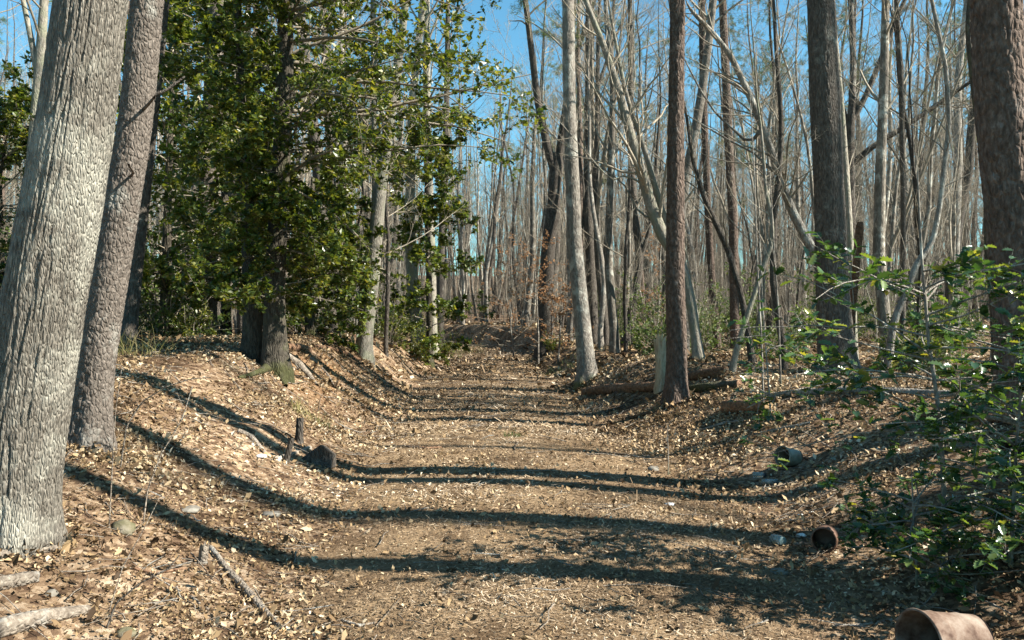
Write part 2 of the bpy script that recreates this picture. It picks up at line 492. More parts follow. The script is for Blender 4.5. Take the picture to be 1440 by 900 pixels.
# lobed dead oak leaf, 8 triangles
T8 = np.array([[0, 0, 0], [.25, .17, .09], [.4, .15, .02], [.6, .25, .22], [.74, .16, .10], [1, .03, .24],
               [.72, -.15, .06], [.58, -.23, .16], [.38, -.14, .02], [.25, -.18, .10]])
F8 = np.array([[0, 2, 1], [0, 8, 2], [0, 9, 8], [2, 4, 3], [2, 8, 6], [2, 6, 4], [8, 7, 6], [4, 6, 5]])

def leaves(pos, xdir, nor, size, T=T4, Fc=F4, curl=1.0, rnd=None, g=rng):
    n = len(pos)
    nor = nrm(nor)
    x = nrm(xdir - (xdir * nor).sum(1, keepdims=True) * nor)
    y = np.cross(nor, x)
    s = np.broadcast_to(np.asarray(size, float), (n,))[:, None, None]
    cu = np.broadcast_to(np.asarray(curl, float), (n,))[:, None, None]
    V = pos[:, None] + s * (T[None, :, 0:1] * x[:, None] + T[None, :, 1:2] * y[:, None] + cu * T[None, :, 2:3] * nor[:, None])
    k = len(T)
    Fa = (np.arange(n)[:, None, None] * k + Fc[None]).reshape(-1, Fc.shape[1])
    r = g.random(n) if rnd is None else rnd
    return V.reshape(-1, 3), Fa, np.repeat(r, k)

UP = np.array([0, 0, 1.0])
def scatter_ground(n, xr, yr, keep, g):
    X = g.uniform(xr[0], xr[1], n); Y = g.uniform(yr[0], yr[1], n)
    k = g.random(n) < keep(X, Y)
    return X[k], Y[k]

g = np.random.default_rng(5)
mb = MB()
def litter_zone(n, xr, yr, size, T, Fc, tilt, trailkeep=.13):
    def keep(X, Y):
        tm = trailmask(X, Y)
        patch = 0.80 + 0.7 * fbm(X * .8, Y * .8, oct=4, seed=41)
        return np.clip(patch, .1, 1) * (1 - tm * (1 - trailkeep))
    X, Y = scatter_ground(n, xr, yr, keep, g)
    m = len(X)
    pos = np.stack([X, Y, land(X, Y) + g.uniform(.002, .022, m)], -1)
    nor = UP + g.normal(size=(m, 3)) * tilt
    rnd = np.clip(g.beta(1.3, 1.5, m) * .9 + .25 * vnoise(X * .8, Y * .8, seed=44) + .04, 0, 1)
    mb.add(*leaves(pos, g.normal(size=(m, 3)), nor, np.clip(g.gamma(5, .2, m), .4, 2) * size, T, Fc, g.uniform(-.6, 2.2, m), rnd, g)[:2], a=np.repeat(rnd, len(T)))
litter_zone(11000, (-4.6, 4.6), (2.6, 6.5), .047, T8, F8, .65)
litter_zone(105000, (-4.8, 4.8), (2.6, 7), .024, T2, F2, .85)
litter_zone(115000, (-6.2, 6.2), (6.0, 11.5), .036, T2, F2, .75)
litter_zone(85000, (-9, 9), (11, 18.5), .05, T2, F2, .7)
litter_zone(52000, (-16, 16), (17, 34), .12, T2, F2, .45)
litter_zone(42000, (-30, 30), (33, 64), .18, T2, F2, .5)
litter_zone(16000, (-12, 14), (-8, 3), .085, T2, F2, .4)
litter_mb = mb

# shredded chips and needles on the path
mb = MB()
TC = np.array([[0, .5, 0], [1, .4, 0], [1, -.4, 0], [0, -.5, 0]])
def chip_zone(n, yr, L, W, keepoff=.1):
    Y = g.uniform(yr[0], yr[1], n)
    eL, eR = [np.interp(Y, _yy, t) for t in _tab[:2]]
    X = g.uniform(eL - .7, eR + .7)
    k = g.random(n) < (keepoff + (1 - keepoff) * trailmask(X, Y)) * np.clip(.85 + .7 * fbm(X * .9, Y * .9, oct=3, seed=52), .25, 1)
    X, Y = X[k], Y[k]; m = len(X)
    pos = np.stack([X, Y, land(X, Y) + g.uniform(.001, .012, m)], -1)
    nor = nrm(UP + g.normal(size=(m, 3)) * .3)
    x = nrm(np.cross(nor, g.normal(size=(m, 3)))); y = np.cross(nor, x)
    l = (g.gamma(2, .5, m) + .25)[:, None, None] * L; w = g.uniform(.5, 1.6, m)[:, None, None] * W
    VV = pos[:, None] + TC[None, :, 0:1] * l * x[:, None] + TC[None, :, 1:2] * w * y[:, None]
    FF = np.arange(m)[:, None] * 4 + np.arange(4)[None]
    rnd = np.clip(g.beta(1.5, 1.7, m) + .28 * fbm(X * 1.1, Y * 1.1, oct=3, seed=47), 0, 1)
    mb.add(VV.reshape(-1, 3), FF, np.repeat(rnd, 4))
chip_zone(80000, (2.8, 6.6), .017, .0045)
chip_zone(56000, (6, 12), .025, .007)
chip_zone(26000, (11, 22), .06, .013)
chip_zone(22000, (21, 50), .11, .028)
me = mb.mesh('wood_chips', M['chips'], False)
tag(link('wood_chips', me), 'shredded tan wood chips and needles covering the worn path', 'wood chips', kind='stuff')

# thin fallen twigs
mb = MB()
def twig_zone(n, xr, yr, L, r):
    X, Y = scatter_ground(n, xr, yr, lambda X, Y: 1 - .65 * trailmask(X, Y), g)
    m = len(X); a = g.uniform(0, 6.28, m); l = L * g.uniform(.4, 1.6, m)
    P = np.zeros((m, 4, 3)); s = np.linspace(-.5, .5, 4)
    for j in range(4):
        xx = X + np.cos(a) * l * s[j] + g.normal(size=m) * .03 * l
        yy = Y + np.sin(a) * l * s[j] + g.normal(size=m) * .03 * l
        P[:, j] = np.stack([xx, yy, land(xx, yy) + g.uniform(.008, .035, m)], -1)
    mb.add(*tubes(P, r * g.uniform(.6, 1.5, m)[:, None] * np.linspace(1.2, .6, 4)[None], 3))
twig_zone(900, (-4.6, 4.6), (2.7, 8), .28, .0035)
twig_zone(1100, (-8, 8), (8, 20), .45, .006)
twig_zone(600, (-16, 16), (20, 40), .8, .012)
me = mb.mesh('fallen_twigs', M['deadwood'])
tag(link('fallen_twigs', me), 'thin dry twigs scattered over the leaf litter', 'twigs', kind='stuff')

BASES = []
# ------------------------------------------------------------------ trees
def resample(P, R, n, low=None):
    P = np.asarray(P, float); R = np.asarray(R, float)
    s = np.concatenate([[0], np.cumsum(np.linalg.norm(np.diff(P, axis=0), axis=1))])
    t = np.linspace(0, s[-1], n)
    if low and low < s[-1] * .8:
        a = int(n * .86)
        t = np.r_[np.linspace(0, low, a), np.linspace(low, s[-1], n - a + 1)[1:]]
    # smooth through a fine linear polyline
    fine = np.linspace(0, s[-1], 400)
    Q = np.stack([np.interp(fine, s, P[:, i]) for i in range(3)] + [np.interp(fine, s, R)], 1)
    w = np.hanning(31); w /= w.sum()
    ends = np.stack([np.convolve(np.pad(Q[:, i], 15, mode='reflect', reflect_type='odd'), w, 'valid') for i in range(4)], 1)
    O = np.stack([np.interp(t, fine, ends[:, i]) for i in range(4)], 1)
    return O[:, :3], O[:, 3], t

def trunk_mesh(P, R, k, s, flare=0.45, flen=.22, lobes=5, rough=0.03, bark_amp=None, seed=1, mat=None, off=(0, 0, 0), name='trunk', below=.25):
    n = len(P)
    an = np.arange(k) * 2 * math.pi / k
    A, S = np.meshgrid(an, s)
    Rm = R[:, None] + 0 * A
    h = np.maximum(S - below, 0)
    d = 1 + flare * np.exp(-h / flen) * (1 + .35 * np.cos(lobes * A + seed * 2.1 + .6 * np.cos(2 * A)))
    d = d + rough * fbm(np.cos(A) * 1.3 + seed * 7, np.sin(A) * 1.3, S * .9, oct=3, seed=seed)
    if bark_amp:
        amp, fh, fv = bark_amp
        wx = .35 * fbm(np.cos(A) * 3, np.sin(A) * 3, S * 2.2, oct=2, seed=seed + 3)
        cx, cy = np.cos(A + wx * .12) * Rm * fh, np.sin(A + wx * .12) * Rm * fh
        nn = vnoise(cx, cy, S * fv, seed=seed + 9)
        n2 = vnoise(cx * 1.7 + 5, cy * 1.7, S * fv * 1.8, seed=seed + 19)
        fur = (np.exp(-(nn / .14) ** 2) + .3 * np.exp(-(n2 / .10) ** 2)) * (.75 + .5 * vnoise(cx * .22, cy * .22, S * 1.3, seed=seed + 39))
        d = d + (.35 * amp * vnoise(cx * 2.3, cy * 2.3, S * fv * 3, seed=seed + 29) - amp * np.minimum(fur, 1.15)) / np.maximum(Rm, .02)
    Vt, Ft = tubes(P[None] - np.asarray(off), R[None], k, d[None])
    return mk_mesh(name, Vt, [Ft], mat, True)

def px_path(pts, Y, base=None, dy=0.0):
    P, R = [], []
    z0 = None
    for (x, y, w) in pts:
        p = at(x, y, Y)
        P.append(p); R.append(w * .5 * Y / FPX)
    P = np.array(P)
    if dy: P[:, 1] += dy * (P[:, 2] - P[0, 2])
    return P, np.array(R)

TREES = []
def hero(name, label, pts, mat, top=17, k=14, nring=60, limbs=(), crown=(9, 6, 5), crown_from=None, bark_amp=None, flare=.45,
         seed=1, group=None, Y=None, ends=False, twigmat='twig', cat='tree', dy=0.0, flen=.22, side=None):
    g = np.random.default_rng(seed + 100)
    if Y is None:
        b = hit(pts[0][0], pts[0][1]); Y = b[1]
    P, R = px_path(pts, Y, dy=dy)
    base = np.array([P[0, 0], P[0, 1], gz(P[0, 0], P[0, 1])])
    # root it a little below ground
    below = .25
    P = np.vstack([[base[0], base[1], base[2] - below], P[np.r_[False, P[1:, 2] > base[2] + .05]]])
    R = np.r_[R[0], R[1:][-(len(P) - 1):]]
    R[0] = R[1] * 1.04
    if not ends and P[-1, 2] < top:
        d = nrm(P[-1] - P[-3]); q = P[-1].copy(); r = R[-1]; h0 = q[2]; ex, er = [], []
        nst = 8; st = (top - h0) / nst
        for j in range(nst):
            d = nrm(d * np.array([.86, .86, 1]) + np.array([0, 0, .10]) + g.normal(size=3) * .05)
            q = q + d * st / max(d[2], .4)
            ex.append(q.copy()); er.append(r * (1 - .9 * (j + 1) / nst))
        P = np.vstack([P, ex]); R = np.r_[R, er]
    Pr, Rr, s = resample(P, R, nring, CAM_H + .45 * Y if bark_amp else None)
    root = empty(name, tuple(base))
    tag(root, label, cat, group)
    link('trunk', trunk_mesh(Pr, Rr, k, s, flare=flare, flen=flen, bark_amp=bark_amp, seed=seed, mat=M[mat], off=base), root)
    allP = []
    for lm in limbs:
        short = lm[0] == 'stub'
        lm = lm[1:] if short else lm
        LP, LR = px_path(lm, Y)
        LP[:, 1] += np.linspace(0, g.uniform(-.5, .8), len(LP))
        d = nrm(LP[-1] - LP[-2])
        for j in range(0 if short else 4):
            d = nrm(d + np.array([0, 0, .12]) + g.normal(size=3) * .08)
            LP = np.vstack([LP, LP[-1] + d * (.5 + .03 * Y)]); LR = np.r_[LR, LR[-1] * .62]
        a, b, ss = resample(LP, LR, 22)
        Vl, Fl = tubes(a[None] - base, b[None], max(6, k // 2))
        link('limb', mk_mesh('limb', Vl, [Fl], M[mat]), root)
        if not short: allP.append((a[None], b[None]))
    if crown:
        n1, n2, n3 = crown
        mbx = MB()
        cf = crown_from if crown_from is not None else 6.5
        z = Pr[:, 2] - base[2]
        t0 = min(.9, float(np.searchsorted(z, cf)) / len(z)) if z[-1] > cf else .55
        Pe, Re, _s = resample(P, R, 60)
        z = Pe[:, 2] - base[2]
        t0 = min(.9, float(np.searchsorted(z, cf)) / len(z))
        sets = ([(Pe[None], Re[None], n1, t0)] if z[-1] > cf else []) + [(a, b, max(3, n1 // 2), .35) for a, b in allP if len(a)]
        for (p, r, c1, tt) in sets:
            B1, R1 = spawn(p, r, c1, tt, .98, (.5, 1.1), (.16, .34), .36, .35, .12, 9, g, .005, tip=.2)
            B2, R2 = spawn(B1, R1, n2, .15, 1, (.4, 1.0), (.22, .5), .5, .3, .15, 6, g, .0026, tip=.25)
            B3, R3 = spawn(B2, R2, n3 + (2 if cf < 6 else 0), .1, 1, (.4, 1.1), (.25, .6), .5, .2, .18, 4 if cf < 6 else 3, g, .0016)
            mbx.add(*tubes(B1 - base, R1, 5)); mbx.add(*tubes(B2 - base, R2, 3)); mbx.add(*tubes(B3 - base, R3, 3))
        link('crown', mbx.mesh('crown', M[twigmat]), root)
    TREES.append((base[0], base[1])); BASES.append((base[0], base[1], Rr[2] * (1 + flare * .7)))
    return root, base, Y, Pr, Rr

# foreground and named trees of the photograph
hero('oak_tree', 'thick pale grey furrowed trunk leaning right beside the lichen-grey fallen branch', [(2, 746, 122), (14, 715, 116), (35, 600, 108), (63, 420, 106), (85, 300, 106), (113, 150, 97), (127, 0, 91)],
     'oak', top=20, k=280, nring=370, bark_amp=(.012, 40, 2.9), seed=2, flare=.2, flen=.16, crown=(14, 7, 6), crown_from=8)
hero('pine_tree', 'brown scaly leaning trunk with dead stubs, just behind the thick grey oak', [(123, 624, 60), (126, 600, 51), (133, 520, 48), (145, 450, 49), (169, 300, 47), (194, 150, 44), (207, 0, 43)],
     'scaly', top=19, k=140, nring=350, bark_amp=(.0085, 34, 19), seed=3, flare=.42,
     limbs=[['stub', (196, 143, 6), (214, 134, 5), (232, 126, 4), (258, 106, 2.5)], ['stub', (194, 160, 5), (212, 156, 4.5), (226, 154, 4), (240, 151, 3)], ['stub', (183, 250, 4), (205, 249, 3.5), (216, 246, 3)]], crown=(14, 7, 6), crown_from=8)
hero('maple_tree', 'slim dark leaning trunk behind the brown scaly pine', [(178, 482, 24), (190, 380, 20), (205, 250, 17), (222, 100, 14), (232, 0, 12)], 'dark', k=14, seed=4, top=15)
hero('maple_tree', 'pale forked trunk standing in the sun beyond the thick grey oak', [(20, 480, 20), (32, 330, 17), (45, 230, 15), (55, 110, 14), (62, 0, 11)], 'pale', k=14, seed=5, top=15, Y=14,
     limbs=[[(55, 115, 9), (44, 50, 8), (30, -20, 6)]], crown_from=3.5)
hero('pine_tree', 'sunlit grey pine trunk among the evergreen shrubs left of the big holly', [(287, 478, 38), (288, 400, 33), (293, 300, 30), (300, 150, 28), (306, 0, 26)], 'scaly', k=40, nring=140, bark_amp=(.014, 22, 10), seed=6, top=18, Y=17)
hero('maple_tree', 'crooked grey trunk bending right on the crest of the bank, lit on one side', [(511, 506, 26), (513, 470, 22), (522, 400, 22), (528, 330, 20), (536, 250, 18), (545, 190, 16), (556, 120, 14), (566, 40, 11)], 'pale', k=20, nring=80, seed=7, top=16,
     limbs=[[(505, 440, 9), (510, 400, 10), (519, 350, 8), (524, 270, 7), (523, 165, 9), (520, 0, 8)]], flare=.5)
hero('beech_tree', 'smooth pale grey trunk, first of a row along the path past the holly', [(590, 500, 24), (586, 460, 19), (580, 400, 17), (576, 320, 15), (579, 150, 12), (595, 0, 10)], 'pale', k=18, seed=8, top=18, crown_from=7)
hero('beech_tree', 'pale trunk with leafy evergreen sprays around it, second of the row past the holly', [(607, 498, 22), (607, 460, 16), (606, 380, 14), (604, 300, 13), (600, 150, 11), (600, 0, 9)], 'pale', k=16, seed=9, top=18, crown_from=7)
hero('maple_tree', 'dark slim trunk at the end of the row past the holly', [(620, 493, 15), (618, 440, 11), (622, 300, 9), (628, 150, 8), (630, 0, 6)], 'dark', k=12, seed=10, top=18, crown_from=7)
hero('poplar_tree', 'dark trunk forking into a wide V above orange beech leaves', [(767, 494, 26), (766, 440, 22), (770, 360, 20), (778, 290, 18), (782, 235, 18), (784, 215, 12)], 'dark', k=18, seed=11, Y=31, ends=True,
     limbs=[[(782, 250, 13), (768, 200, 12), (755, 140, 10), (748, 80, 9), (738, 0, 8)], [(782, 250, 12), (790, 190, 11), (800, 120, 9), (815, 60, 7), (830, 20, 6)]], crown=(12, 6, 5), crown_from=30)
hero('poplar_tree', 'straight grey trunk leaning slightly left on the edge of the right bank', [(826, 537, 30), (825, 515, 26), (819, 453, 23), (808, 343, 21), (806, 270, 20), (801, 167, 18), (799, 0, 17)], 'grey', k=40, nring=160, bark_amp=(.008, 26, 8), seed=12, top=19, crown_from=8)
hero('maple_tree', 'slim dark trunk right behind the straight grey poplar', [(836, 492, 15), (832, 400, 14), (827, 290, 14), (828, 133, 11), (828, 0, 9)], 'dark', k=12, seed=13, Y=27, top=18, crown_from=7,
     limbs=[[(828, 150, 6), (845, 110, 5), (862, 60, 4)]])
hero('pine_tree', 'dark pine trunk with flaking bark beside the pale broken stump', [(951, 569, 36), (951, 545, 30), (952, 490, 28), (949, 398, 27), (950, 306, 26), (950, 267, 25), (951, 133, 22), (953, 0, 21)], 'pine', k=72, nring=260, bark_amp=(.012, 24, 12), seed=14, top=17, crown_from=8)
hero('dead_tree', 'pale dead trunk leaning left behind the dark flaking pine', [(985, 508, 16), (973, 435, 14), (960, 375, 15), (945, 350, 17), (933, 335, 18), (914, 285, 16), (887, 190, 13), (870, 127, 11), (850, 67, 9), (823, 0, 7)], 'pale', k=18, nring=80, seed=15, Y=15.5, top=10,
     limbs=[[(945, 345, 9), (930, 285, 9), (915, 225, 8), (903, 180, 7), (885, 120, 6), (875, 60, 5)], [(905, 260, 3), (880, 245, 2.5), (862, 255, 2), (850, 245, 2)], [(925, 310, 3), (900, 300, 3), (880, 255, 2), (855, 235, 2)]], crown=(26, 6, 4), crown_from=2.2)
hero('maple_tree', 'dark crooked trunk above the green shrubs on the right', [(880, 500, 17), (884, 460, 14), (893, 420, 12), (900, 365, 11), (893, 300, 10), (888, 240, 9), (887, 150, 8), (886, 0, 7)], 'dark', k=12, seed=16, Y=25, top=16, crown_from=4,
     limbs=[[(900, 365, 7), (911, 329, 6), (918, 280, 5), (922, 200, 4)]])
hero('pine_tree', 'slender reddish pine trunk, first right of the dark flaking pine', [(1009, 497, 13), (1008, 470, 11), (1000, 380, 10), (995, 288, 10), (993, 233, 10), (989, 133, 10), (987, 0, 10)], 'pine', k=12, seed=17, Y=24, top=19, crown_from=9)
hero('pine_tree', 'slender reddish pine trunk, second right of the dark flaking pine', [(1036, 495, 15), (1033, 453, 13), (1031, 307, 13), (1028, 267, 12), (1022, 133, 12), (1016, 0, 11)], 'pine', k=12, seed=18, Y=24, top=19, crown_from=9)
hero('leaning_maple_tree', 'tree arching far to the left from behind the thick dark trunk', [(1195, 508, 18), (1172, 430, 16), (1148, 362, 14), (1113, 296, 12), (1090, 227, 11), (1073, 180, 10), (1050, 125, 9), (1027, 77, 8), (1003, 47, 7), (970, 13, 5)], 'grey', k=14, nring=70, seed=19, Y=14.5, top=7.4, crown=(30, 6, 4), crown_from=2.6,
     limbs=[[(1073, 180, 6), (1058, 200, 5), (1046, 180, 4), (1020, 150, 3), (1000, 110, 3)], [(1100, 250, 5), (1080, 232, 4), (1060, 210, 3), (1040, 200, 3)]])
hero('maple_sapling', 'thin dark sapling slanting left across the reddish pines', [(1062, 508, 10), (1043, 417, 9), (1024, 351, 9), (993, 285, 8), (975, 230, 6), (965, 160, 4)], 'dark', k=10, seed=20, Y=15, top=8, crown=(14, 5, 4), crown_from=2)
hero('maple_sapling', 'thin pale grey sapling bent right in front of the reddish pines', [(1024, 529, 9), (1036, 490, 8), (1050, 446, 7.5), (1072, 380, 7), (1086, 340, 7), (1085, 303, 6), (1077, 270, 5), (1072, 200, 4)], 'pale', k=10, seed=21, top=7, crown=(16, 5, 4), crown_from=1.5)
hero('oak_tree', 'thick straight dark trunk standing above the fallen pale log', [(1178, 527, 56), (1177, 505, 48), (1172, 435, 45), (1168, 325, 43), (1167, 283, 40), (1159, 133, 40), (1155, 0, 36)], 'dark', k=110, nring=300, bark_amp=(.010, 34, 9), seed=22, top=20, crown_from=8)
hero('maple_tree', 'thin pale trunk hugging the thick straight dark trunk', [(1202, 500, 12), (1198, 400, 11), (1192, 283, 10), (1182, 133, 8), (1175, 50, 5), (1172, 0, 4)], 'pale', k=10, seed=23, Y=16, top=9, crown_from=3.5)
hero('maple_tree', 'dark many-limbed tree fanning its limbs to the right', [(1196, 500, 16), (1196, 350, 14), (1195, 230, 13), (1195, 183, 13), (1200, 140, 10)], 'dark', k=14, seed=24, Y=19, ends=True,
     limbs=[[(1197, 170, 10), (1207, 83, 9), (1210, 0, 8)], [(1197, 170, 9), (1213, 143, 8), (1233, 93, 7.5), (1253, 37, 7)], [(1196, 232, 9), (1225, 207, 8), (1257, 187, 7.5), (1307, 153, 6.5)], [(1196, 190, 7), (1185, 120, 6), (1190, 40, 5)]], crown=(14, 6, 5), crown_from=30)
hero('broken_snag', 'broken-off brown snag behind the glossy holly sapling', [(1194, 492, 12), (1198, 440, 10), (1202, 400, 10), (1206, 350, 11), (1209, 318, 11), (1209.5, 312, 7)], 'rotten', k=12, seed=25, Y=15, ends=True, crown=None, cat='snag')
hero('maple_tree', 'thin straight dark stem rising behind the glossy holly sapling', [(1268, 502, 9), (1270, 400, 7.5), (1270, 283, 7), (1267, 100, 7), (1260, 0, 6)], 'dark', k=10, seed=26, Y=15, top=13, crown_from=3, crown=(18, 6, 4),
     limbs=[[(1269, 110, 5), (1272, 143, 5.5), (1281, 187, 6), (1288, 250, 6.5), (1290, 320, 7)][::-1]])
hero('dogwood_tree', 'small twisting grey tree behind the glossy holly sapling', [(1245, 525, 11), (1256, 453, 10), (1275, 409, 9), (1289, 369, 9), (1311, 343, 8), (1322, 288, 7), (1335, 173, 6.5), (1330, 93, 6), (1310, 0, 5)], 'grey', k=12, seed=27, top=9, crown=(18, 6, 4), crown_from=2.2)
hero('maple_tree', 'curvy mossy trunk close beside the large pine on the right', [(1404, 530, 12), (1399, 450, 12), (1397, 409, 12), (1390, 362, 11), (1389, 270, 9.5), (1380, 207, 9), (1368, 110, 8.5), (1360, 33, 8), (1366, 0, 8)], 'moss', k=14, seed=28, top=13, Y=11, crown_from=6)
hero('pine_tree', 'large pine trunk with plated reddish bark beside the glossy holly sapling', [(1456, 572, 95), (1451, 540, 82), (1435, 400, 72), (1421, 283, 68), (1407, 150, 66), (1400, 0, 64)], 'pine', k=130, nring=290, bark_amp=(.015, 22, 9), seed=29, top=20, crown_from=9, flare=.35)

# trees beyond the right edge of the picture whose shadows cross the path
def shadow_tree(x, y, r, seed, label, mat, h=17, lean=0.0, cf=6.0):
    g = np.random.default_rng(seed)
    base = np.array([x, y, gz(x, y)])
    zz = np.linspace(-.25, h, 12)
    P = base + np.stack([np.cumsum(g.normal(size=12)) * .05 + lean * zz, np.cumsum(g.normal(size=12)) * .04, zz], -1)
    P[0, :2] = P[1, :2] = base[:2]
    R = r * (1 - .85 * np.clip(zz / h, 0, 1) ** 1.2)
    Pr, Rr, s = resample(P, R, 40)
    root = empty('shade_tree', tuple(base)); tag(root, label, 'tree')
    link('trunk', trunk_mesh(Pr, Rr, 14, s, seed=seed, mat=M[mat], off=base), root)
    t0 = cf / h
    B1, R1 = spawn(Pr[None], Rr[None], 8, t0, .98, (.4, .9), (.14, .28), .4, .35, .10, 8, g, .005)
    B2, R2 = spawn(B1, R1, 5, .2, 1, (.4, 1.0), (.25, .5), .5, .3, .13, 6, g, .003)
    B3, R3 = spawn(B2, R2, 4, .15, 1, (.4, 1.1), (.3, .6), .5, .2, .16, 4, g, .0016)
    m2 = MB(); m2.add(*tubes(B1 - base, R1, 6)); m2.add(*tubes(B2 - base, R2, 4)); m2.add(*tubes(B3 - base, R3, 3))
    link('crown', m2.mesh('crown', M['twig']), root)
    TREES.append((x, y))
shadow_tree(6.0, 6.35, .17, 61, 'bare grey tree close right of the large plated pine, its long shadow crossing the path', 'grey', cf=8.5)
shadow_tree(6.6, 5.05, .15, 62, 'bare dark tree on the right bank uphill of the rusty bucket', 'dark', cf=8.5)
shadow_tree(5.3, 4.1, .16, 63, 'bare grey tree on the right bank just past the rusty bucket', 'grey', cf=8.5)
shadow_tree(5.0, 2.15, .13, 64, 'bare plated pine trunk on the right bank near the start of the path', 'pine', cf=8.5)
shadow_tree(4.4, 1.2, .10, 65, 'thin bare tree on the right bank near the start of the path', 'dark', h=13, cf=7)
shadow_tree(15.0, 6.8, .16, 66, 'bare plated tree standing out in the wood right of the large plated pine', 'pine', cf=8)
shadow_tree(18.0, 2.4, .2, 68, 'tall bare dark tree deep in the wood right of the path', 'dark', h=20, cf=9)

# ------------------------------------------------------------------ the holly trees
def holly(root_name, label, pts, mat, Y, zr, reach, nprim, seed, stems=(), top=9, leaf=.066, k=28, lo=.2, subs=9, tw=4, lv=8, T=(T2, F2), group=None, lmat='holly', flare=.6):
    g = np.random.default_rng(seed)
    P, R = px_path(pts, Y)
    base = np.array([P[0, 0], P[0, 1], gz(P[0, 0], P[0, 1])])
    P = np.vstack([[base[0], base[1], base[2] - .25], P[1:]]); R = np.r_[R[1], R[1:]]
    if P[-1, 2] < top:
        P = np.vstack([P, [P[-1, 0] + .1, P[-1, 1], (P[-1, 2] + top) / 2], [P[-1, 0], P[-1, 1] + .1, top]]); R = np.r_[R, R[-1] * .6, .02]
    Pr, Rr, s = resample(P, R, 70)
    root = empty(root_name, tuple(base)); tag(root, label, 'tree', group)
    link('trunk', trunk_mesh(Pr, Rr, k, s, flare=flare, flen=.3, seed=seed, rough=.08, mat=M[mat], off=base), root)
    for st in stems:
        SP, SR = px_path(st[1:], Y + st[0])
        SP[0, 2] = gz(SP[0, 0], SP[0, 1]) - .2
        a, b, ss = resample(SP, SR, 40)
        link('stem', trunk_mesh(a, b, 16, ss, flare=.4, seed=seed + 3, rough=.08, mat=M[mat], off=base, name='stem'), root)
    z0 = zr[0] + (zr[1] - zr[0]) * g.random(nprim) ** .85
    az = np.where(g.random(nprim) < .22, -math.pi / 2 + g.normal(size=nprim) * .6, g.uniform(0, 2 * math.pi, nprim))
    L = np.array([reach(a_, z_) for a_, z_ in zip(az, z0)]) * g.uniform(.55, 1.08, nprim)
    zc = Pr[:, 2] - base[2]
    start = np.stack([np.interp(z0, zc, Pr[:, i]) for i in range(3)], -1)
    d = np.stack([np.cos(az), np.sin(az), g.uniform(-.05, .55, nprim)], -1); d = nrm(d)
    B1 = np.zeros((nprim, 9, 3)); B1[:, 0] = start; q = start
    for j in range(1, 9):
        d = nrm(d + np.array([0, 0, -.05]) + g.normal(size=(nprim, 3)) * .07)
        q = q + d * (L / 8)[:, None]; B1[:, j] = q
    R1 = np.maximum(.009 * L[:, None] * np.linspace(1, .2, 9)[None], .003)
    B2, R2 = spawn(B1, R1, subs, lo, 1, (.5, 1.15), (.22, .42), .6, .15, .12, 6, g, .003, tpow=.75, ltap=.25)
    B3, R3 = spawn(B2, R2, tw, .2, 1, (.4, 1.1), (.3, .55), .6, .1, .15, 4, g, .003)
    m1 = MB(); m1.add(*tubes(B1 - base, R1, 6)); m1.add(*tubes(B2 - base, R2, 3)); m1.add(*tubes(B3[:, ::3] - base, R3[:, ::3], 3))
    link('branches', m1.mesh('branches', M['twig']), root)
    B4 = np.concatenate([B3, B2[:, 2:6]], 0)
    n = len(B4); idx = np.repeat(np.arange(n), lv); m = len(idx)
    t = g.uniform(.15, 1, m) * 2.999; i = t.astype(int); w = (t - i)[:, None]
    pos = B4[idx, i] * (1 - w) + B4[idx, i + 1] * w
    tan = nrm(B4[idx, i + 1] - B4[idx, i])
    xd = tan * .6 + g.normal(size=(m, 3)) * .7
    nor = UP * .9 + g.normal(size=(m, 3)) * .65
    rnd = np.clip(g.beta(2, 3, m) + .5 * (g.random(n)[idx] - .4), 0, 1)
    VV, FF, AA = leaves(pos - base, xd, nor, np.clip(g.gamma(6, .165, m), .4, 1.7) * leaf, T[0], T[1], 1.0, rnd, g)
    m2 = MB().add(VV, FF, AA)
    o = link('foliage', m2.mesh('foliage', M[lmat], False), root); tag(o, kind='stuff')
    TREES.append((base[0], base[1]))
    return root

def reach_main(a, z):
    right = max(0, math.cos(a))               # towards the path
    back = abs(math.sin(a))
    r = 1.85 + 1.85 * right * (1 if 2.7 < z < 7.5 else 0) - .25 * back
    if z < 2.7: r *= .8
    if z > 7: r *= .75
    return r
by = hit(388, 528)
print('main holly at', by, 'oak', hit(12, 775), 'pine2', hit(123, 624), 'pine r', hit(951, 569), 'oak r', hit(1178, 527), 'bucket', hit(1330, 890), 'big pine', hit(1456, 572), 'pop', hit(826, 537), 'row', hit(590, 500), hit(607, 498))
holly('holly_tree', 'big dense holly with dark glossy leaves and mossy twin trunks on the left bank', [(386, 528, 60), (386, 490, 30), (386, 430, 28), (388, 350, 27), (395, 250, 26), (400, 120, 24), (402, 0, 20)], 'moss', by[1], (1.0, 9.5), reach_main, 180, 71, lv=11, lo=.12, subs=11,
      stems=[(.25, (357, 520, 30), (356, 470, 28), (355, 420, 26), (352, 360, 22), (345, 250, 18), (338, 120, 12), (335, 0, 8))], top=10.5)
holly('holly_tree', 'holly with yellow-green sunlit sprays among the row of pale trunks', [(604, 497, 12), (604, 450, 9), (603, 380, 8), (600, 250, 7), (598, 120, 5)], 'moss', 25.5, (.5, 8.0), lambda a, z: 2.0 if z < 6 else 1.4, 60, 72, top=9.5, leaf=.095, k=14, lv=11)
holly('holly_tree', 'holly filling the gap behind the brown scaly pine and the grey pine trunk', [(232, 478, 16), (232, 430, 13), (236, 300, 11), (240, 150, 8)], 'moss', 15.5, (.3, 6.5), lambda a, z: 2.1 if z < 4 else 1.5, 90, 73, top=7.6, leaf=.082, k=14, lv=9)
